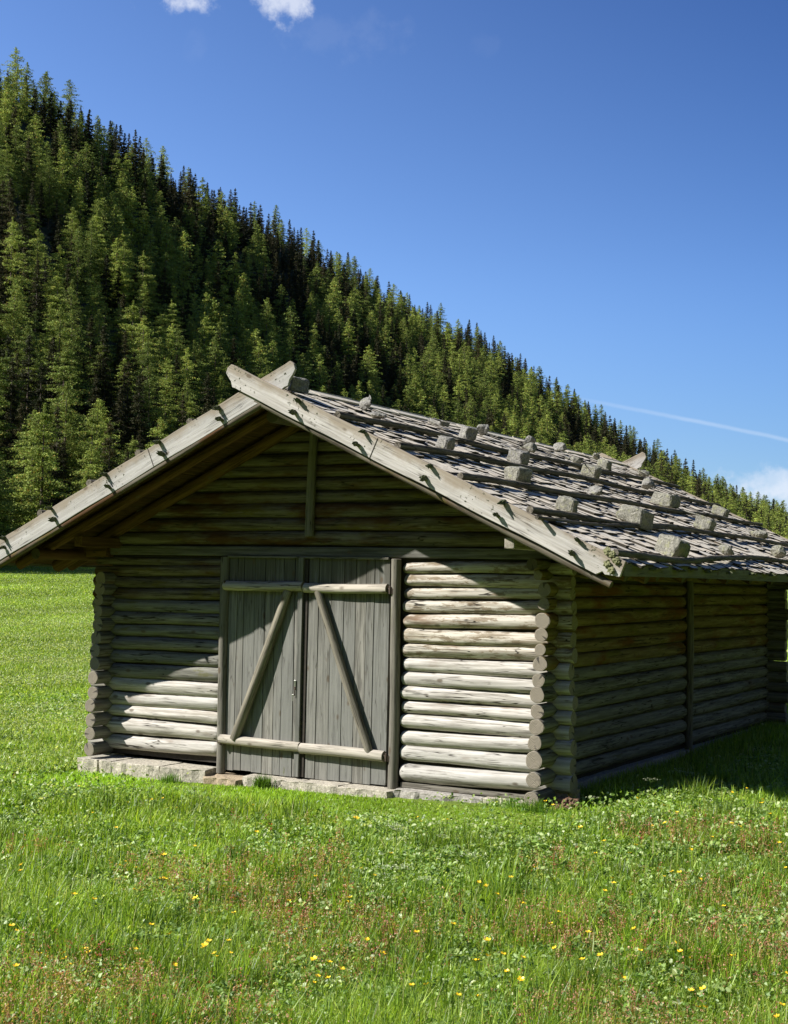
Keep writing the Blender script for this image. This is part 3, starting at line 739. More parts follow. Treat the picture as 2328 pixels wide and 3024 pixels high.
#@@GROUND
# ------------------------------------------------------------------ ground sheet
def tint_mat(name, rough=.6, trans=.35, spec=.3, tr_boost=1.3):
    m, t, b = mat(name)
    a = t.new('ShaderNodeVertexColor', layer_name='tint').outputs[0]
    t.put(b.inputs['Base Color'], a); b.inputs['Roughness'].default_value = rough
    b.inputs['Specular IOR Level'].default_value = spec
    if trans:
        tr = t.new('ShaderNodeBsdfTranslucent'); t.put(tr.inputs[0], t.mix(1.0, a, (tr_boost, tr_boost, .6, 1), 'MULTIPLY'))
        mx = t.new('ShaderNodeMixShader'); mx.inputs[0].default_value = trans
        t.l.new(b.outputs[0], mx.inputs[1]); t.l.new(tr.outputs[0], mx.inputs[2])
        t.l.new(mx.outputs[0], m.node_tree.nodes['Material Output'].inputs[0])
    return m
M_GRASS = tint_mat('grass_blades', .45, .42, .4, 1.5)
M_PETAL = tint_mat('petals', .5, .25, .2)
def ground_mat():
    m, t, b = mat('meadow_ground')
    p = t.new('ShaderNodeNewGeometry').outputs['Position']
    n0 = t.noise(p, .25, 4, .6); n1 = t.noise(p, 2.5, 5, .65); n2 = t.noise(p, 14, 5, .7); n3 = t.noise(p, 60, 3, .7)
    c = t.mix(t.ramp(n1, .35, .65), C4((.10, .150, .022)), C4((.19, .25, .040)))
    c = t.mix(t.ramp(n2, .35, .68, 0, .8), c, C4((.030, .055, .010)))
    c = t.mix(t.ramp(n0, .4, .62, 0, .5), c, C4((.19, .25, .045)))
    c = t.mix(t.ramp(n3, .62, .7, 0, .5), c, C4((.16, .19, .06)))
    t.put(b.inputs['Base Color'], c); b.inputs['Roughness'].default_value = .9; b.inputs['Specular IOR Level'].default_value = .1
    h = t.math('ADD', t.math('MULTIPLY', n2, .6), t.math('MULTIPLY', n3, .3))
    t.l.new(t.new('ShaderNodeBump', i_Strength=.7, i_Distance=.05, i_Height=h).outputs[0], b.inputs['Normal'])
    return m
M_GROUND = ground_mat()
def polar_grid(rs, az):
    RR, AA = np.meshgrid(rs, az, indexing='ij')
    return CAM[0]+RR*np.sin(AA), CAM[1]+RR*np.cos(AA)
def grid_faces(n, m, wrap=False):
    i = np.arange(n-1)[:, None]; j = np.arange(m if wrap else m-1)[None, :]; k = (j+1) % m
    f = np.stack([i*m+j+0*i, (i+1)*m+j, (i+1)*m+k, i*m+k], -1).reshape(-1, 4)
    return f[:, ::-1]
rs = np.concatenate([[0.01], np.linspace(.5, 30, 150), np.geomspace(31, 3000, 60)])
az = np.linspace(-math.pi, math.pi, 361)[:-1]
gx, gy = polar_grid(rs, az); g_z = gz(gx, gy)
fc = grid_faces(len(rs), len(az), True)
me = mesh_np('ground', np.stack([gx, gy, g_z], -1).reshape(-1, 3), fc.ravel(), np.full(len(fc), 4), [M_GROUND], smooth=True)
tag(link(bpy.data.objects.new('ground', me)), 'green alpine meadow around the barn', 'meadow', kind='structure')

# ------------------------------------------------------------------ hillside
def azel(u, v):
    d = cam_ray(u, v); return math.atan2(d[0], d[1]), d[2]/math.hypot(d[0], d[1])
SKY_U = [-1500, -600, 0, 277, 554, 831, 1039, 1246, 1454, 1593, 1800, 1939, 2077, 2216, 2328, 2800, 3600]
SKY_V = [700, 100, 188, 345, 518, 655, 790, 905, 1012, 1112, 1246, 1330, 1412, 1484, 1528, 1640, 1720]
HA, HE = zip(*[azel(u, v) for u, v in zip(SKY_U, SKY_V)])
FOOT = [150, 146, 142, 154, 180, 215, 245, 275, 300, 320, 345, 365, 385, 405, 420, 480, 560]
CRST = [330, 360, 400, 440, 500, 560, 610, 650, 680, 700, 715, 720, 725, 730, 730, 740, 760]
TREE_H = 13.0
def hill(a, s):
    """terrain at azimuth a and fraction s from foot (0) to crest (1)"""
    f = np.interp(a, HA, FOOT); c = np.interp(a, HA, CRST); e = np.interp(a, HA, HE)
    zc = np.maximum(c*e+CAM[2]-TREE_H*.60, 2.5)
    r = f+(c-f)*s
    z = 1.6+(zc-1.6)*(.20*s+.80*np.power(np.clip(s, 0, 1), 1.35)) if True else 0
    z = z+2.2*np.sin(a*37+s*9)*np.sin(s*math.pi)*np.sin(s*17+a*11)
    back = np.clip(s-1, 0, 9)
    z = np.where(s > 1, zc-(c-f)*back*.55, z)
    return r, z
hs_ = np.concatenate([np.linspace(-.01, 1, 60), np.linspace(1.03, 2.2, 12)])
ha = np.linspace(HA[0], HA[-1], 220)
S_, A_ = np.meshgrid(hs_, ha, indexing='ij'); r_, z_ = hill(A_, S_)
hx, hy = CAM[0]+r_*np.sin(A_), CAM[1]+r_*np.cos(A_)
fc = grid_faces(len(hs_), len(ha))
mh, t, b = mat('forest_floor')
p = t.new('ShaderNodeNewGeometry').outputs['Position']; n = t.noise(p, .12, 5, .65)
t.put(b.inputs['Base Color'], t.mix(t.ramp(n, .35, .65), C4((.014, .020, .008)), C4((.035, .050, .014)))); b.inputs['Roughness'].default_value = 1
me = mesh_np('hillside', np.stack([hx, hy, z_], -1).reshape(-1, 3), fc.ravel(), np.full(len(fc), 4), [mh], smooth=True)
tag(link(bpy.data.objects.new('hillside', me)), 'steep mountainside falling away to the right', 'mountain', kind='structure')

# unseen slopes added behind and beside the camera to cut the low sky's light
ta = np.linspace(HA[-1]+.12, HA[0]+2*math.pi-.12, 160); tr_ = np.array([330, 420, 520, 640, 760, 900]); te = np.array([.0, .14, .28, .42, .52, .30])
TR, TA = np.meshgrid(tr_, ta, indexing='ij'); TE = np.repeat(te[:, None], len(ta), 1)
edge = sm((TA-ta[0])/.6)*sm((ta[-1]-TA)/1.15)*.9
TZ = TR*TE*edge*(1+.10*np.sin(TA*5+1)+.05*np.sin(TA*13))+2
fc = grid_faces(len(tr_), len(ta))
me = mesh_np('sky_blocking_slope', np.stack([CAM[0]+TR*np.sin(TA), CAM[1]+TR*np.cos(TA), TZ], -1).reshape(-1, 3), fc.ravel(), np.full(len(fc), 4), [mh], smooth=True)
tag(link(bpy.data.objects.new('sky_blocking_slope', me)), 'unseen slopes added behind the camera to block low sky light', 'mountain', kind='structure')

# ------------------------------------------------------------------ trees
def crown_mat(name, c0, c1):
    m, t, b = mat(name)
    a = t.new('ShaderNodeVertexColor', layer_name='tint').outputs[0]
    oi = t.new('ShaderNodeObjectInfo').outputs['Random']
    base = t.mix(oi, C4(c0), C4(c1))
    c = t.mix(1.0, base, a, 'MULTIPLY')
    t.put(b.inputs['Base Color'], c); b.inputs['Roughness'].default_value = .65; b.inputs['Specular IOR Level'].default_value = .15
    tr = t.new('ShaderNodeBsdfTranslucent'); t.put(tr.inputs[0], c)
    mx = t.new('ShaderNodeMixShader'); mx.inputs[0].default_value = .25
    t.l.new(b.outputs[0], mx.inputs[1]); t.l.new(tr.outputs[0], mx.inputs[2])
    t.l.new(mx.outputs[0], m.node_tree.nodes['Material Output'].inputs[0])
    return m
M_LARCH = crown_mat('larch_foliage', (.140, .192, .043), (.335, .412, .086))
M_SPRUCE = crown_mat('spruce_foliage', (.026, .034, .014), (.066, .068, .026))
M_BARK = plain('tree_bark', (.13, .10, .08), .95)
def tris_from(centers, size, g, flat=.5, droop=None):
    """one small leafy triangle pair (a bent quad) at each centre"""
    n = len(centers)
    a = g.normal(size=(n, 3)); a[:, 2] *= flat; a /= np.linalg.norm(a, axis=1)[:, None]
    b = g.normal(size=(n, 3)); b -= (b*a).sum(1)[:, None]*a; b /= np.linalg.norm(b, axis=1)[:, None]
    s = size[:, None]; asp = g.uniform(.35, .7, n)[:, None]
    v = np.stack([centers-a*s, centers+b*s*asp, centers+a*s, centers-b*s*asp], 1)
    return v.reshape(-1, 3)
def conifer(kind, seed, nleaf, leaf):
    g = np.random.RandomState(seed); H = 1.0
    # unit tree height 1; built at real size 13 m then placed with scale
    H = 13.0; larch = kind == 'larch'
    Wd = H*(g.uniform(.235, .34) if larch else g.uniform(.15, .19))
    base = H*(g.uniform(.08, .2) if larch else g.uniform(.03, .12))
    nb = 120 if larch else 150
    C = []; Bv = []; wt = []
    tiers = 24 if larch else 30; lift = g.normal(0, .030 if larch else .014, tiers)
    for i in range(nb):
        k_ = int(i*tiers/nb); q = (k_+.5)/tiers+lift[k_]+g.normal(0, .012 if larch else .007)
        q = min(max(q, .001), .995)**.95
        if larch and seed % 3: q = (i+g.rand())/nb
        h = base+(H-base)*q
        prof = ((1-q)**(.66 if larch else .82))*(1-.30*(1-q)**5)
        L = Wd*prof*g.uniform(.55, 1.15)+.12
        if larch and g.rand() < .12: L *= 1.25
        az_ = g.rand()*6.283; C.append((h, az_, L)); wt.append(L+.3)
    wt = np.array(wt); wt /= wt.sum(); idx = g.choice(nb, nleaf, p=wt)
    C = np.array(C); h, a, L = C[idx].T; tt = g.rand(nleaf)**(.75 if larch else .6)
    tt = np.clip(tt, .08, 1)
    rise = ((.02, .10, -.05)[seed % 3] if larch else -.24); curve = ((-.14, -.26, -.02)[seed % 3] if larch else .20)
    rad = tt*L; zz = h+L*(rise*tt*2+curve*tt*tt)
    spread = .09*L+.09
    px = rad*np.cos(a)+g.normal(0, 1, nleaf)*spread*.8*np.abs(np.sin(a))+g.normal(0, .1, nleaf)
    py = rad*np.sin(a)+g.normal(0, 1, nleaf)*spread*.8*np.abs(np.cos(a))+g.normal(0, .1, nleaf)
    pz = zz-np.abs(g.normal(0, .17 if larch else .13, nleaf))*(1.3-.5*tt)
    cen = np.stack([px, py, pz], 1); cen[:, 2] = np.minimum(cen[:, 2], H+.1)
    # the leader
    k = nleaf//30; cen[:k, 0] = g.normal(0, .06, k); cen[:k, 1] = g.normal(0, .06, k); cen[:k, 2] = H-g.rand(k)**1.3*1.4
    size = leaf*g.uniform(.6, 1.3, nleaf)*(1-.35*(cen[:, 2]/H)); size[:k] *= .6
    v = tris_from(cen, size, g, .6 if larch else .45)
    # light and dark clumps by branch, browner inside
    bc = g.uniform(.72, 1.22, nb)[idx]*g.uniform(.8, 1.2, nleaf)
    col = np.stack([bc*g.uniform(.92, 1.10, nleaf), bc, bc*g.uniform(.8, 1.1, nleaf)], 1)
    brn = g.rand(nleaf) < (.10 if larch else .20); col[brn] *= np.array([1.15, .72, .7])
    col4 = np.repeat(col, 4, 0)
    nf = nleaf; faces = np.arange(nf*4)
    # trunk with a few limbs
    tv = []; tf = []; seg = 7
    hs = np.linspace(-.8, H*.96, 9)
    for k_, z in enumerate(hs):
        r = .17*(1-max(z, 0)/H)+.012
        for j in range(seg): tv.append((r*math.cos(j/seg*6.283), r*math.sin(j/seg*6.283), z))
    for k_ in range(8):
        for j in range(seg): tf.append((k_*seg+j, k_*seg+(j+1) % seg, (k_+1)*seg+(j+1) % seg, (k_+1)*seg+j))
    for i in range(0, nb, 4):
        hh, aa, LL = C[i]; b0 = len(tv); e = np.array([LL*.8*math.cos(aa), LL*.8*math.sin(aa), hh+LL*(rise*1.6+curve*.6)])
        r = .022
        tv += [(0, -r, hh), (0, r, hh), (r, 0, hh+r*2), tuple(e)]; tf += [(b0, b0+1, b0+3), (b0+1, b0+2, b0+3), (b0+2, b0, b0+3)]
    mt = M_LARCH if larch else M_SPRUCE
    return (v, faces, np.full(nf, 4), col4, mt), (np.array(tv), tf)
def tree_meshes(kind, seed, nleaf, leaf):
    (v, f, sz, c, mt), (tv, tf) = conifer(kind, seed, nleaf, leaf)
    crown = mesh_np('crown', v, f, sz, [mt], col=c)
    trunk = mesh_np('trunk', tv, np.concatenate([np.array(q) for q in tf]), np.array([len(q) for q in tf]), [M_BARK], smooth=True)
    # joined, for the far wood
    V = np.concatenate([v, tv]); Fl = np.concatenate([f, np.concatenate([np.array(q) for q in tf])+len(v)]); Sz = np.concatenate([sz, [len(q) for q in tf]])
    cc = np.concatenate([c, np.ones((len(tv), 3))]); mi = np.concatenate([np.zeros(len(sz)), np.ones(len(tf))])
    return crown, trunk, (V, Fl, Sz, cc, mi, mt)
NEAR = {'larch': [tree_meshes('larch', 10+i, 11000, .125)[:2] for i in range(6)], 'spruce': [tree_meshes('spruce', 40+i, 10000, .125)[:2] for i in range(5)]}
farcol = bpy.data.collections.new('far_trees')           # source shapes for the far wood only
FAR = []
for i in range(8):
    k = 'larch' if i < 4 else 'spruce'
    V, Fl, Sz, cc, mi, mt = tree_meshes(k, 70+i, 3200, .215)[2]
    me = mesh_np('far_%s' % k, V, Fl, Sz, [mt, M_BARK], midx=mi, col=cc); o = bpy.data.objects.new('a%d' % i, me); farcol.objects.link(o)
tg = np.random.RandomState(3)
cand = []
def vnoise(a, s): return math.sin(a*23+s*7+1)+math.sin(a*51-s*13+2.2)*.8+math.sin(a*97+s*31)*.5+math.sin(a*11-s*19+4)*.6
ROOF_U = [-400, 0, 767, 1836, 2328, 2700]; ROOF_V = [1830, 1600, 1120, 1370, 1600, 1760]
def proj(p):
    d = np.asarray(p)-CAM; z = d@F; return 1164+FOC*(d@R)/z, 1512-FOC*(d@U)/z, z
a0, a1 = azel(-330, 1000)[0], azel(2520, 1500)[0]
cell = {}; hidden = []
tries = 0
# larches that stand out, by where their tops show on the mountainside: (u, v, height in picture units)
MARK = [(177, 718, 225), (150, 905, 320), (215, 915, 320), (300, 1000, 260), (426, 930, 330), (257, 416, 200), (393, 550, 190), (332, 565, 170), (369, 716, 230),
        (425, 742, 260), (492, 742, 200), (567, 614, 140), (642, 705, 230), (696, 745, 190), (632, 880, 240), (720, 807, 260), (790, 876, 240), (851, 975, 150),
        (669, 640, 130), (0, 443, 230), (54, 341, 170), (161, 271, 120), (332, 356, 110), (434, 405, 110), (482, 468, 120), (557, 495, 100), (991, 820, 180),
        (1050, 845, 150), (1032, 939, 190), (1140, 957, 190), (1206, 1040, 170), (1235, 1106, 140), (1271, 1010, 150), (1336, 1016, 130), (1452, 1046, 170),
        (1497, 1205, 110), (1616, 1200, 110), (855, 963, 130), (926, 999, 140), (1381, 1123, 120), (1411, 965, 80), (1093, 778, 80), (575, 1010, 260), (20, 1040, 330), (95, 1060, 250)]
for (mu, mv, mh) in MARK:
    a = azel(mu, mv)[0]; h = 14.0
    for _ in range(3):
        best = None
        for s in np.linspace(.0, 1.0, 140):
            r, z = hill(np.array(a), np.array(s)); r = float(r); z = float(z); x, y = CAM[0]+r*math.sin(a), CAM[1]+r*math.cos(a)
            u, v, d = proj((x, y, z+h))
            if best is None or abs(v-mv) < best[0]: best = (abs(v-mv), x, y, z, d, u, v)
        _, x, y, z, d, u, v = best; h = min(max(mh*d/FOC, 9.5), 19.0)
    cell.setdefault((int(x//3.6), int(y//3.6)), []).append((x, y)); cand.append((d, x, y, z, h, 'larch', u, v))
MARKN = len(cand)
MARKED = {id(c): k for k, c in enumerate(cand)}
while tries < 60000 and len(cand) < 4600:
    tries += 1
    a = a0+(a1-a0)*tg.rand(); s = tg.rand()**.92*1.02
    r, z = hill(np.array(a), np.array(s)); r = float(r); z = float(z)
    if tg.rand() > (r/720)**1.0+.12: continue
    x, y = CAM[0]+r*math.sin(a), CAM[1]+r*math.cos(a)
    md = 4.4 if r > 250 else 4.0
    ck = (int(x//md), int(y//md)); bad = False
    for i in (-1, 0, 1):
        for j in (-1, 0, 1):
            for (qx, qy) in cell.get((ck[0]+i, ck[1]+j), ()):
                if (qx-x)**2+(qy-y)**2 < md*md: bad = True
    if bad: continue
    crest = s > .93
    pl = .47+.17*vnoise(a, s)-(.25 if crest else 0)*(a > azel(520, 1000)[0])-.10*sm((s-.55)/.4)
    kind = 'larch' if tg.rand() < pl else 'spruce'
    h = tg.uniform(11, 18.5) if kind == 'larch' else tg.uniform(9, 17)
    if tg.rand() < .2: h *= .62
    if crest: h *= .85
    u, v, d = proj((x, y, z+h))
    hid = v > np.interp(u, ROOF_U, ROOF_V)+25                   # behind the barn from here: belongs to the far wood
    if hid and u < 900: continue
    cell.setdefault(ck, []).append((x, y))
    (hidden if hid else cand).append((d, x, y, z, h, kind, u, v))
cand.sort()
near = [c for c in cand if -120 < c[6] < 2440][:300]
nearset = set(id(c) for c in near)
far = [c for c in cand if id(c) not in nearset]+hidden
# the wood's edge left of the picture, whose shade reaches the far meadow
eg = np.random.RandomState(9)
for _ in range(240):
    uu = eg.uniform(110, 480); rr = eg.uniform(116, 152)
    if rr < np.interp(uu, [50, 160, 270, 500], [150, 132, 122, 118]): continue
    a = azel(uu, 1700)[0]; q = eg.uniform(.25, .95)*17.5; lh = math.hypot(LD[0], LD[1])
    x, y = CAM[0]+rr*math.sin(a)-LD[0]/lh*q, CAM[1]+rr*math.cos(a)-LD[1]/lh*q
    if proj((x, y, 5))[0] > -150: continue
    far.append((0, x, y, float(gz(x, y)), eg.uniform(12, 17), 'spruce' if eg.rand() < .5 else 'larch', 0, 0))
print('trees', len(cand), 'near', len(near), 'farthest near', near[-1][0])
def put_tree(x, y, z, h, kind, k, label, group):
    o = empty('larch_tree' if kind == 'larch' else 'spruce_tree', (x, y, z))
    crown, trunk = NEAR[kind][k % len(NEAR[kind])]
    s = h/13.0; wx = tg.uniform(.9, 1.15)
    M = Matrix.Translation((x, y, z)) @ Matrix.Rotation(tg.rand()*6.28, 4, 'Z') @ Matrix.Diagonal((s*wx, s*wx, s, 1))
    link(bpy.data.objects.new('crown', crown), o, M); link(bpy.data.objects.new('trunk', trunk), o, M)
    tag(o, label, 'tree', group); return o
MLAB = {0: 'broad olive green larch rising above the two lime green larches at the left',
 1: 'bright lime green larch, left one of the pair low on the slope at left',
 2: 'bright lime green larch, right one of the pair low on the slope at left',
 3: 'rounded light green larch low in the wood, just right of the lime green pair',
 4: 'tall feathery light green larch halfway between the lime green pair and the crossed bargeboards',
 5: 'broad larch with a pointed top standing out high on the slope at the upper left',
 6: 'slim larch in the upper part of the wood, above the tall tiered larch',
 9: 'tall larch with tiered spreading boughs in the middle of the slope at the left',
 12: 'larch in the middle of the slope straight above the left bargeboard tip',
 14: 'light green larch rising directly behind the top of the left bargeboard',
 15: 'tall slim larch rising directly behind the crossed bargeboards',
 16: 'light green larch just right of the crossed bargeboards',
 17: 'small light green larch close above the ridge, right of the first ridge stone',
 26: 'large pale larch in the middle of the slope above the front part of the ridge',
 28: 'large light green larch below the pale one above the front part of the ridge',
 29: 'broad light green larch on the slope above the middle of the ridge',
 30: 'light green larch low on the slope above the pointed ridge stone',
 32: 'round topped light green larch on the slope above the rounded ridge stones',
 34: 'tall narrow light green larch on the slope above the far half of the ridge',
 35: 'small light green larch close behind the ridge before the far crossed boards',
 36: 'small light green larch close behind the ridge near the broad rounded ridge stone',
 40: 'larch with a bushy top standing above the skyline of the wood at the right',
 42: 'tall light larch just left of the top end of the left bargeboard',
 43: 'tall larch at the left edge of the picture beside the dark foot of the wood',
 44: 'light green larch low at the left, between the picture edge and the lime green pair'}
for i, (d, x, y, z, h, kind, u, v) in enumerate(near):
    if kind == 'larch': lab, grp = 'fresh light green larch growing in the mixed wood on the mountainside', 'larches on the wooded mountainside'
    else: lab, grp = 'dark narrow spruce growing in the mixed wood on the mountainside', 'spruces on the wooded mountainside'
    if MARKED.get(id(near[i])) in MLAB: lab = MLAB[MARKED[id(near[i])]]
    put_tree(x, y, z, h, kind, i*7, lab, grp)
# far wood: one stuff object of instances
P = np.array([(c[1], c[2], c[3]) for c in far], np.float32)
me = bpy.data.meshes.new('distant_forest'); me.vertices.add(len(P)); me.vertices.foreach_set('co', P.ravel())
def attr(me, name, typ, arr):
    a = me.attributes.new(name, typ, 'POINT'); a.data.foreach_set('value' if typ != 'FLOAT_VECTOR' else 'vector', np.asarray(arr).ravel())
attr(me, 'pick', 'INT', np.array([tg.randint(0, 4)+(0 if c[5] == 'larch' else 4) for c in far], np.int32))
attr(me, 'turn', 'FLOAT_VECTOR', np.array([(0, 0, tg.rand()*6.28) for c in far], np.float32))
attr(me, 'size', 'FLOAT_VECTOR', np.array([(c[4]/13*1.08,)*2+(c[4]/13,) for c in far], np.float32))
fo = link(bpy.data.objects.new('distant_forest', me)); tag(fo, 'dense mixed larch and spruce wood covering the upper mountainside', 'forest', kind='stuff')
def scatter(o, coll):
    ng = bpy.data.node_groups.new('scatter', 'GeometryNodeTree')
    ng.interface.new_socket('Geometry', in_out='INPUT', socket_type='NodeSocketGeometry'); ng.interface.new_socket('Geometry', in_out='OUTPUT', socket_type='NodeSocketGeometry')
    n = ng.nodes; l = ng.links; gi = n.new('NodeGroupInput'); go = n.new('NodeGroupOutput')
    ip = n.new('GeometryNodeInstanceOnPoints'); ci = n.new('GeometryNodeCollectionInfo'); ci.inputs[0].default_value = coll
    ci.inputs['Separate Children'].default_value = True; ci.inputs['Reset Children'].default_value = True
    def at(nm, typ):
        q = n.new('GeometryNodeInputNamedAttribute'); q.data_type = typ; q.inputs[0].default_value = nm; return q.outputs[0]
    l.new(gi.outputs[0], ip.inputs['Points']); l.new(ci.outputs[0], ip.inputs['Instance']); ip.inputs['Pick Instance'].default_value = True
    l.new(at('pick', 'INT'), ip.inputs['Instance Index']); l.new(at('size', 'FLOAT_VECTOR'), ip.inputs['Scale'])
    e = n.new('FunctionNodeEulerToRotation'); l.new(at('turn', 'FLOAT_VECTOR'), e.inputs[0]); l.new(e.outputs[0], ip.inputs['Rotation'])
    l.new(ip.outputs[0], go.inputs[0])
    md = o.modifiers.new('scatter', 'NODES'); md.node_group = ng
scatter(fo, farcol)

# ------------------------------------------------------------------ grass
gg = np.random.RandomState(21)
def in_barn(x, y, m=0.0): return (x > -4.95-m) & (x < .06+m) & (y > -.27-m) & (y < 6.75+m)
def sample(n, rmin, rmax, k, amin, amax):
    """ground points thinning out with distance from the foreground"""
    q = gg.rand(n)
    if abs(k-2) < 1e-3: r = rmin*(rmax/rmin)**q
    else: r = (rmin**(2-k)+q*(rmax**(2-k)-rmin**(2-k)))**(1/(2-k))
    a = amin+(amax-amin)*gg.rand(n)
    return CAM[0]+r*np.sin(a), CAM[1]+r*np.cos(a), r
def fnoise(x, y, f, seed=0):
    g = np.random.RandomState(seed); o = 0
    for i in range(7):
        th = g.rand()*6.28; k = f*(.6+g.rand()*1.6); o = o+np.sin(k*(x*np.cos(th)+y*np.sin(th))+g.rand()*6.28)
    return o/3.2
AL, AR = azel(-150, 2500)[0], azel(2480, 2500)[0]
def blades(x, y, h, w, col, lean=.35, name='grass', z=None, az=None):
    n = len(x); z0 = gz(x, y)-.01 if z is None else z
    az = gg.rand(n)*6.283 if az is None else az
    wx, wy = np.cos(az), np.sin(az); lx, ly = -wy, wx                      # width and lean directions
    ln = np.abs(gg.normal(0, lean, n))+.08; sg = np.where(gg.rand(n) < .5, -1, 1); ln = ln*sg
    b = np.stack([x, y, z0], 1); wv = np.stack([wx, wy, 0*wx], 1)*w[:, None]/2
    m_ = b+np.stack([lx*ln*h*.28, ly*ln*h*.28, h*.55], 1); tp = b+np.stack([lx*ln*h*.95, ly*ln*h*.95, h*(1-.25*np.abs(ln))], 1)
    tw = gg.uniform(-.6, .6, n); wv2 = np.stack([np.cos(az+tw), np.sin(az+tw), 0*wx], 1)*w[:, None]*.42
    V = np.stack([b-wv, b+wv, m_+wv2, m_-wv2, tp], 1).reshape(-1, 3)
    base = np.arange(n)[:, None]*5
    Fq = base+np.array([[0, 1, 2, 3, 3, 2, 4]])
    sizes = np.tile([4, 3], n)
    cc = np.repeat(col, 5, 0); 
    return V, Fq.ravel(), sizes, cc
def leaves(x, y, hz, s, col, tilt=.5, k=6):
    n = len(x); z0 = gz(x, y)+hz
    nrm = gg.normal(size=(n, 3))*tilt; nrm[:, 2] = 1; nrm /= np.linalg.norm(nrm, axis=1)[:, None]
    a = gg.normal(size=(n, 3)); a -= (a*nrm).sum(1)[:, None]*nrm; a /= np.linalg.norm(a, axis=1)[:, None]; b = np.cross(nrm, a)
    c = np.stack([x, y, z0], 1); out = []
    for j in range(k):
        t = j/k*6.283; rr = 1.0
        out.append(c+(a*math.cos(t)*1.0+b*math.sin(t)*.62)*s[:, None]*rr+nrm*(.18*s[:, None]*(1 if j % 3 else -1)))
    V = np.stack(out, 1).reshape(-1, 3); return V, np.arange(n*k), np.full(n, k), np.repeat(col, k, 0)
def palette(n, cols, wts, jit=.18):
    cols = np.array(cols); i = gg.choice(len(cols), n, p=np.array(wts)/sum(wts)); c = cols[i]*gg.uniform(1-jit, 1+jit, (n, 1)); return c*gg.uniform(.94, 1.06, (n, 3))
def join(parts):
    off = 0; V = []; Fa = []; S = []; Cc = []
    for v, f, s, c in parts: V.append(v); Fa.append(f+off); S.append(s); Cc.append(c); off += len(v)
    return np.concatenate(V), np.concatenate(Fa), np.concatenate(S), np.concatenate(Cc)
GREENS = [(.215, .335, .028), (.290, .415, .040), (.115, .205, .022), (.39, .50, .080), (.44, .44, .18)]
def short_zone(x, y):                      # closely grazed strip in front of the barn
    d = np.where((x > -6.2) & (x < .6), np.clip(-.1-y, 0, 9), 9.0); dd = d+.35*fnoise(x, y, 1.4, 5)
    return 1-sm((dd-.95)/.8)
parts = []
N = 380000
x, y, r = sample(N, 4.9, 26, 2.35, AL, AR); ok = ~in_barn(x, y); x, y, r = x[ok], y[ok], r[ok]
tall = .5+.5*np.clip(fnoise(x, y, 1.1, 1), -1, 1); sh = short_zone(x, y)
h = (.055+.10*tall*gg.rand(len(x))+.03*gg.rand(len(x)))*(1+.25*fnoise(x, y, 4, 2)); h = h*(1-.62*sh); h *= 1+.35*(gg.rand(len(x)) < .06)
w = .0045*(1+.45*gg.rand(len(x)))*(r/7)**.75
c = palette(len(x), GREENS, [4, 5, 3, 3.2, 1.2], .28); br_ = (sh*.75)[:, None]; c = c*(1-br_)+br_*np.array([.25, .42, .028])*gg.uniform(.8, 1.15, (len(x), 1))
c *= (1+.20*fnoise(x, y, 1.7, 3))[:, None]
parts.append(blades(x, y, h, w, c, .55))
# clumps of taller darker grass
cx, cy, cr = sample(560, 5.0, 16, 2.2, AL, AR)
for i in range(len(cx)):
    if in_barn(cx[i], cy[i], .1) or short_zone(cx[i], cy[i]) > .3: continue
    k = gg.randint(60, 170); rad = gg.uniform(.05, .17)
    x = cx[i]+gg.normal(0, rad, k); y = cy[i]+gg.normal(0, rad, k); ok = ~in_barn(x, y); x, y = x[ok], y[ok]; k = len(x)
    hh = gg.uniform(.13, .27)*gg.uniform(.5, 1.1, k); dark = gg.uniform(.55, 1.25)
    parts.append(blades(x, y, hh, np.full(k, .0055)*(cr[i]/7)**.6*gg.uniform(.8, 1.4, k), palette(k, GREENS, [4, 2, 6, 1, .3])*dark, .4))
# meadow further off, on the left
x, y, r = sample(300000, 14, 150, 2.15, AL, azel(420, 2000)[0]); ok = ~in_barn(x, y, .1); x, y, r = x[ok], y[ok], r[ok]
h = (.045+.055*gg.rand(len(x)))*(1+.3*fnoise(x, y, .5, 8))*(r/20)**.35; w = .011*(r/14)**.85*(1+.5*gg.rand(len(x)))
c = palette(len(x), [(.20, .30, .045), (.27, .36, .065), (.14, .22, .035), (.38, .44, .15), (.50, .52, .28)], [5, 5, 3, 2, .5])*(1.0+.20*fnoise(x, y, .35, 9)+.06*fnoise(x, y, 1.1, 10))[:, None]
parts.append(blades(x, y, h, w, c))
x = .04+.45*gg.rand(9000)**1.6; y = .3+6.5*gg.rand(9000); r = np.hypot(x-CAM[0], y-CAM[1])
parts.append(blades(x, y, .07+.12*gg.rand(len(x)), .006*np.ones(len(x)), palette(len(x), GREENS, [4, 4, 4, 2, .5]), .4))
x, y, r = sample(9000, 8, 25, 2.1, azel(1600, 2000)[0], AR); ok = ~in_barn(x, y, .05) & (y > .3); x, y, r = x[ok], y[ok], r[ok]
parts.append(blades(x, y, .08+.14*gg.rand(len(x)), .007*(r/8)**.6*np.ones(len(x)), palette(len(x), GREENS, [4, 4, 4, 2, .5])))
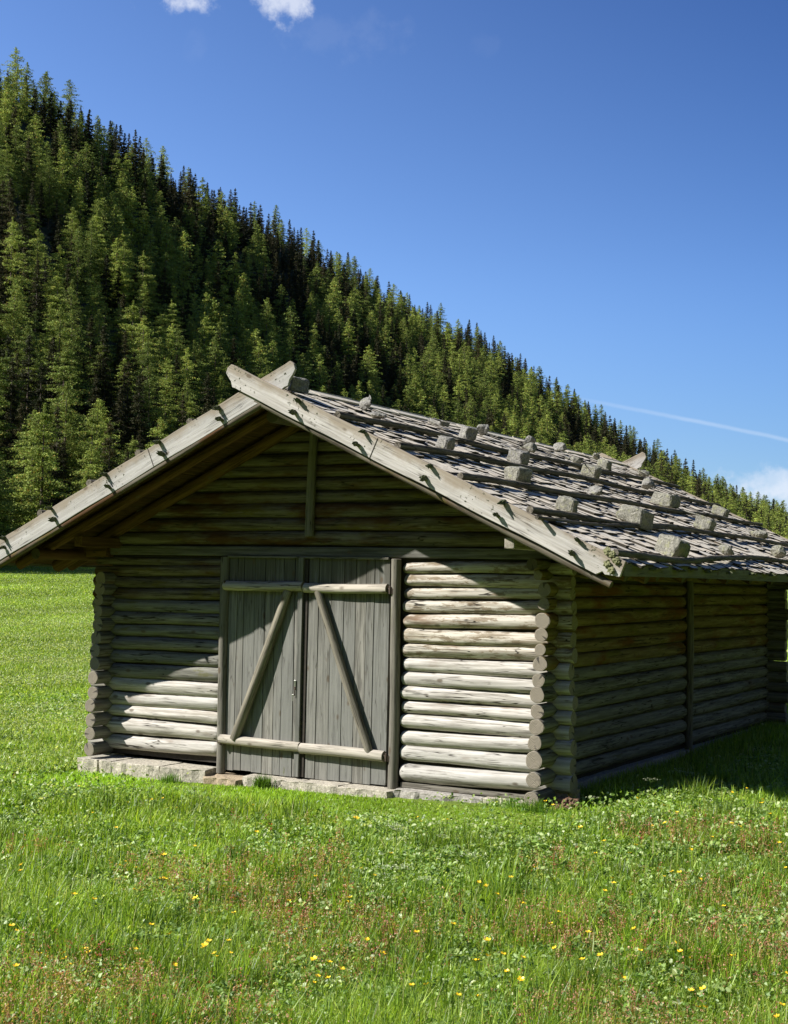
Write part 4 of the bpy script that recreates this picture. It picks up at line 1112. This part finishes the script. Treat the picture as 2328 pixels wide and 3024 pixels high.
# the meadow goes on beside the picture
for (b0, b1, n_) in ((AL, AR, 30000), (azel(-1300, 2500)[0], AL, 70000), (AR, azel(3700, 2500)[0], 70000), (azel(2200, 2500)[0], azel(3700, 2500)[0], 60000)):
    x, y, r = sample(n_, *{30000: (3.0, 4.9), 70000: (3.0, 26), 60000: (15, 110)}[n_], 2.2, b0, b1); ok = ~in_barn(x, y, .1); x, y, r = x[ok], y[ok], r[ok]
    h = (.05+.11*gg.rand(len(x)))*(1+.25*fnoise(x, y, 4, 2)); w = .0075*(1+.45*gg.rand(len(x)))*(r/7)**.8
    parts.append(blades(x, y, h, w, palette(len(x), GREENS, [4, 5, 3, 3.2, 1.2], .28)*(1+.20*fnoise(x, y, 1.7, 3))[:, None], .55))
V, Fa, S, Cc = join(parts)
me = mesh_np('meadow_grass', V, Fa, S, [M_GRASS], col=Cc)
tag(link(bpy.data.objects.new('meadow_grass', me)), 'lush green grass blades of the meadow around the barn', 'grass', kind='stuff')
# low broad leaved herbs
parts = []
x, y, r = sample(225000, 4.9, 22, 2.3, AL, AR); sh = short_zone(x, y); pt_ = fnoise(x, y, 1.6, 31)+.5*fnoise(x, y, 4.5, 32)
ok = ~in_barn(x, y) & (pt_+gg.normal(0, .35, len(x)) > .0) & (gg.rand(len(x)) > sh*.85); x, y, r = x[ok], y[ok], r[ok]
hz = .02+.10*gg.rand(len(x))*(1+.3*fnoise(x, y, 3, 6)); s = gg.uniform(.006, .018, len(x))*(r/7)**.5
parts.append(leaves(x, y, hz, s, palette(len(x), [(.195, .300, .056), (.115, .205, .038), (.34, .44, .14), (.50, .57, .31)], [5, 3, 3.4, 1.6], .25), .9))
# leafy clumps, palmate leaves in heaps
cx, cy, cr = sample(520, 5, 17, 2.1, AL, AR)
for i in range(len(cx)):
    if in_barn(cx[i], cy[i], .15) or short_zone(cx[i], cy[i]) > .2: continue
    k = gg.randint(50, 130); rad = gg.uniform(.05, .14); hh = gg.uniform(.06, .15)
    x = cx[i]+gg.normal(0, rad, k); y = cy[i]+gg.normal(0, rad, k); ok = ~in_barn(x, y); x, y = x[ok], y[ok]; k = len(x)
    d = np.hypot(x-cx[i], y-cy[i])/rad/2
    hz = hh*np.clip(1-d*d*.6, .1, 1)*gg.uniform(.5, 1.05, k)
    parts.append(leaves(x, y, hz, gg.uniform(.008, .021, k)*(cr[i]/7)**.3, palette(k, [(.165, .255, .060), (.27, .36, .11), (.10, .175, .035)], [4, 3, 2]), .7))
x, y, r = sample(60000, 13, 60, 2.1, AL, azel(420, 2000)[0]); fl = fnoise(x, y, .8, 61)+gg.normal(0, .4, len(x)); ok = ~in_barn(x, y, .1) & (fl > .15); x, y, r = x[ok], y[ok], r[ok]
parts.append(leaves(x, y, .05+.07*gg.rand(len(x)), gg.uniform(.006, .014, len(x))*(r/14)**.7, palette(len(x), [(.46, .50, .26), (.38, .44, .17), (.20, .28, .07)], [3, 4, 4]), 1.0))
V, Fa, S, Cc = join(parts); me = mesh_np('meadow_herbs', V, Fa, S, [M_GRASS], col=Cc)
tag(link(bpy.data.objects.new('meadow_herbs', me)), 'low leafy clover and herb cover between the grass', 'herbs', kind='stuff')
# rust red sorrel spikes
parts = []
x, y, r = sample(10500, 4.9, 17, 2.2, AL, AR); pn = fnoise(x, y, 3.2, 41)+.8*fnoise(x, y, .8, 42)
ok = ~in_barn(x, y, .1) & (pn+gg.normal(0, .35, len(x)) > 1.05-.45*(r < 8.6)*sm((x+1.5)/2+.4)-.25*(r < 7.6)) & (short_zone(x, y) < .3) & (y+.45*x < -3.2-.7*np.sin(x*1.7)+6*(x > 1)); x, y, r = x[ok], y[ok], r[ok]
n = len(x); hs = gg.uniform(.12, .22, n); lx, ly = gg.normal(0, .12, n), gg.normal(0, .12, n)
az = gg.rand(n)*6.28
parts.append(blades(x, y, hs*1.05, np.full(n, .004)*(r/7)**.5, palette(n, [(.26, .19, .06), (.32, .14, .07)], [1, 1]), .05, az=az))
k = 16
xx = np.repeat(x, k); yy = np.repeat(y, k); q = gg.uniform(.4, 1.0, n*k); hh = np.repeat(hs, k)*q
xx = xx+gg.normal(0, .009, n*k)*(1.4-q)*2; yy = yy+gg.normal(0, .006, n*k)*(1.4-q)*2; rr = np.repeat(r, k)
cc = palette(n, [(.42, .19, .12), (.50, .31, .17), (.40, .29, .12), (.42, .09, .07)], [4, 4, 3, .7])
parts.append(leaves(xx, yy, hh, gg.uniform(.0032, .0068, n*k)*(rr/7)**.4, np.repeat(cc, k, 0)*gg.uniform(.7, 1.25, (n*k, 1)), 1.5, 5))
V, Fa, S, Cc = join(parts); me = mesh_np('sorrel', V, Fa, S, [M_GRASS], col=Cc)
tag(link(bpy.data.objects.new('sorrel', me)), 'rust red sorrel seed spikes standing in the grass', 'sorrel', kind='stuff')

# ------------------------------------------------------------------ flowers, each its own
fg = random.Random(77)
M_STEM = plain('flower_stem', (.14, .22, .04), .7)
M_YEL = plain('buttercup_petal', (.95, .62, .015), .45)
M_WHT = plain('umbel_white', (.62, .66, .42), .8)
def flower_mesh(seed, kind):
    g = random.Random(seed); mb = MB(); hgt = 1.0
    top = Vector((g.uniform(-.03, .03), g.uniform(-.03, .03), .22 if kind == 'y' else .28))
    def stick(a, b, r):
        a, b = Vector(a), Vector(b); vs = []
        for p in (a, b):
            for j in range(3): vs.append((p.x+r*math.cos(j*2.1), p.y+r*math.sin(j*2.1), p.z))
        mb.add(vs, [(0, 1, 4, 3), (1, 2, 5, 4), (2, 0, 3, 5)], 0)
    mid = top*.5+Vector((g.uniform(-.01, .01), g.uniform(-.01, .01), 0))
    stick((0, 0, 0), mid, .0018); stick(mid, top, .0015)
    if kind == 'y':
        n = 5; R0 = g.uniform(.013, .017); tilt = Matrix.Rotation(g.uniform(-.5, .5), 4, 'X') @ Matrix.Rotation(g.uniform(-.5, .5), 4, 'Y')
        for k in range(n):
            a = k/n*6.283; q = []
            for rr, aa, zz in ((.15, -.3, 0), (.75, -.55, .35), (1, -.2, .62), (1, .2, .62), (.75, .55, .35), (.15, .3, 0)):
                q.append(top+(tilt @ Vector((R0*rr*math.cos(a+aa), R0*rr*math.sin(a+aa), R0*zz))))
            mb.add(q, [tuple(range(6))], 1)
        mb.add([top+(tilt @ Vector((R0*.3*math.cos(j*1.05), R0*.3*math.sin(j*1.05), R0*.3))) for j in range(6)], [tuple(range(6))], 1)
    else:
        for k in range(9):
            a = k*2.4; rr = .012+.006*k**.7; c = top+Vector((rr*math.cos(a)*1.6, rr*math.sin(a)*1.6, .01-.0012*k)); stick(top-Vector((0, 0, .03)), c, .0009)
            for m_ in range(6):
                p = c+Vector((g.uniform(-.011, .011), g.uniform(-.011, .011), g.uniform(-.002, .005))); e = g.uniform(.0022, .004); w0 = g.random()*3
                mb.add([p+Vector((e*math.cos(w0+j*1.57), e*math.sin(w0+j*1.57), g.uniform(-.001, .001))) for j in range(4)], [(0, 1, 2, 3)], 1)
    return mb.mesh('buttercup' if kind == 'y' else 'white_umbel', [M_STEM, M_YEL if kind == 'y' else M_WHT])
YM = [flower_mesh(i, 'y') for i in range(8)]; UM = [flower_mesh(50+i, 'u') for i in range(5)]
def put_flower(u, v, kind, k, sc_=1.0):
    """stands on the meadow where the line of sight through (u, v) meets the ground"""
    d = cam_ray(u, v); t = (0.0-CAM[2])/d[2]
    for _ in range(12):
        p = CAM+d*t; t = (float(gz(p[0], p[1]))-CAM[2])/d[2]
    p = CAM+d*t
    if in_barn(p[0], p[1], .05): return
    o = bpy.data.objects.new('buttercup' if kind == 'y' else 'white_umbel', (YM if kind == 'y' else UM)[k % (8 if kind == 'y' else 5)])
    s = sc_*fg.uniform(.75, 1.1); link(o, None, Matrix.Translation((p[0], p[1], float(gz(p[0], p[1])))) @ Matrix.Rotation(fg.random()*6.28, 4, 'Z') @ Matrix.Diagonal((s*1.05, s*1.05, s*.78, 1)))
    if kind == 'y': tag(o, 'small yellow buttercup in bloom among the meadow grass', 'flower', 'yellow buttercups in the meadow')
    else: tag(o, 'white flowering umbel on a thin stem in the meadow grass', 'flower', 'white umbels in the meadow')
YP = [(150, 2352), (217, 2341), (382, 2385), (432, 2386), (470, 2375), (478, 2411), (258, 2414), (223, 2424), (330, 2470), (522, 2402), (50, 2587), (63, 2586), (370, 2564), (352, 2577), (395, 2590), (330, 2567), (478, 2568), (740, 2495), (795, 2508), (797, 2566), (745, 2402), (677, 2533), (560, 2533), (480, 2640), (462, 2640),
 (205, 2690), (265, 2698), (380, 2661), (637, 2659), (562, 2705), (912, 2622), (967, 2577), (25, 2772), (5, 2788), (130, 2838), (190, 2863), (208, 2875), (170, 2886), (240, 2854), (265, 2852), (40, 2888), (443, 2783), (375, 2825), (505, 2812), (574, 2833), (595, 2847), (627, 2849), (627, 2833), (659, 2832), (665, 2800), (585, 2812), (492, 2897), (335, 3018), (916, 2888), (974, 2890), (988, 2892), (975, 2912), (926, 2929), (913, 2912),
 (1040, 2453), (1048, 2449), (1223, 2432), (1246, 2451), (1317, 2449), (1528, 2471), (1605, 2398), (1615, 2396), (1878, 2393), (1930, 2461), (1952, 2465), (1983, 2432), (1960, 2404), (1790, 2520), (1755, 2547), (1890, 2537), (2024, 2543), (1720, 2606), (1800, 2610), (1965, 2610), (1985, 2613), (2010, 2620), (1789, 2642), (1765, 2650), (2050, 2635), (1420, 2645), (1430, 2643), (1490, 2641), (1458, 2677), (1523, 2721), (1655, 2740), (1630, 2758), (1870, 2690), (1867, 2715), (1858, 2778), (1719, 2808), (1305, 2775), (1314, 2777), (1206, 2804), (1405, 2826), (1993, 2834), (2005, 2857), (2035, 2851), (1903, 2872), (1762, 2866), (1728, 2872), (1413, 2885), (1476, 2863), (1440, 2868), (1490, 2910), (1535, 2940), (1348, 2998), (1266, 2953), (2038, 2955), (1190, 2942), (1427, 2970), (2080, 2975), (2045, 3005), (2075, 3000), (2205, 2785), (2325, 2765), (2300, 2905), (2325, 2950), (2303, 3010), (2290, 3020), (2240, 2395), (2245, 2388), (2232, 2405), (2310, 2422), (2280, 2432), (2150, 2472), (2280, 2512), (2265, 2635), (2312, 2580), (2185, 2480), (1150, 2560), (1065, 2580), (1085, 2612), (1012, 2688), (1038, 2716), (1072, 2795), (1008, 2635), (2160, 2365), (2195, 2350), (1700, 2480), (1850, 2560), (2105, 2500), (1590, 2595), (1640, 2835), (1550, 2870), (1130, 2870), (860, 2700), (905, 2760), (700, 2740), (2120, 2700), (2180, 2880), (1820, 2930)]
for k, (u, v) in enumerate(YP): put_flower(u+6, v+34+(v-2350)*.07, 'y', k)
UP = [(575, 2375), (560, 2380), (1140, 2490), (1160, 2500), (1170, 2515), (1180, 2480), (1395, 2465), (1402, 2470), (1145, 2615), (1170, 2618), (1185, 2612), (1255, 2645), (1265, 2640), (1125, 2628), (2020, 2318), (2045, 2312), (2035, 2322), (1910, 2345), (2000, 2325), (2170, 2318), (1290, 2490), (1310, 2500), (1385, 2580), (1755, 2385)]
for k, (u, v) in enumerate(UP): put_flower(u, v+38+max(v-2350, 0)*.07, 'u', k, 1.0)

# ------------------------------------------------------------------ tufts by the doorstep, molehill
def tuft(name, x0, y0, rad, n, h, label, dark=1.0, wd=.005):
    x = x0+gg.normal(0, rad, n); y = y0+gg.normal(0, rad*.6, n); z = np.maximum(gz(x, y)-.01, -9)
    V, Fa, S, Cc = blades(x-x0, y-y0, h*gg.uniform(.4, 1.1, n), np.full(n, wd), palette(n, [(.10, .20, .02), (.15, .27, .03), (.07, .14, .015)], [3, 2, 2])*dark, .45, z=z-float(gz(x0, y0)))
    me = mesh_np(name, V, Fa, S, [M_GRASS], col=Cc); o = link(bpy.data.objects.new(name, me), None, Matrix.Translation((x0, y0, float(gz(x0, y0)))))
    tag(o, label, 'grass tuft'); return o
tuft('grass_tuft', -2.72, -.27, .045, 420, .16, 'dense dark green grass tuft in front of the left door leaf', .8)
tuft('grass_tuft', -3.72, -.34, .06, 200, .12, 'loose grass tuft before the stone slab left of the door')
tuft('grass_tuft', -.33, -.22, .10, 240, .11, 'grass tuft growing up at the foot of the sunlit log wall')
tuft('grass_tuft', .02, -.42, .09, 260, .13, 'grass tuft in front of the protruding corner logs')
import bmesh
def molehill(x0, y0):
    from mathutils import noise
    bm = bmesh.new(); bmesh.ops.create_icosphere(bm, subdivisions=5, radius=1)
    for v in bm.verts:
        n = noise.noise(v.co*3)*.22+noise.noise(v.co*9)*.16+noise.noise(v.co*22)*.08
        v.co *= 1+n; v.co.x *= .13; v.co.y *= .12; v.co.z *= .075
    me = bpy.data.meshes.new('molehill'); bm.to_mesh(me); bm.free(); me.materials.append(M_SOIL)
    o = link(bpy.data.objects.new('molehill', me), None, Matrix.Translation((x0, y0, float(gz(x0, y0))+.01)))
    tag(o, 'small brown molehill of crumbly soil beside the barn corner', 'molehill')
molehill(.14, -.10)
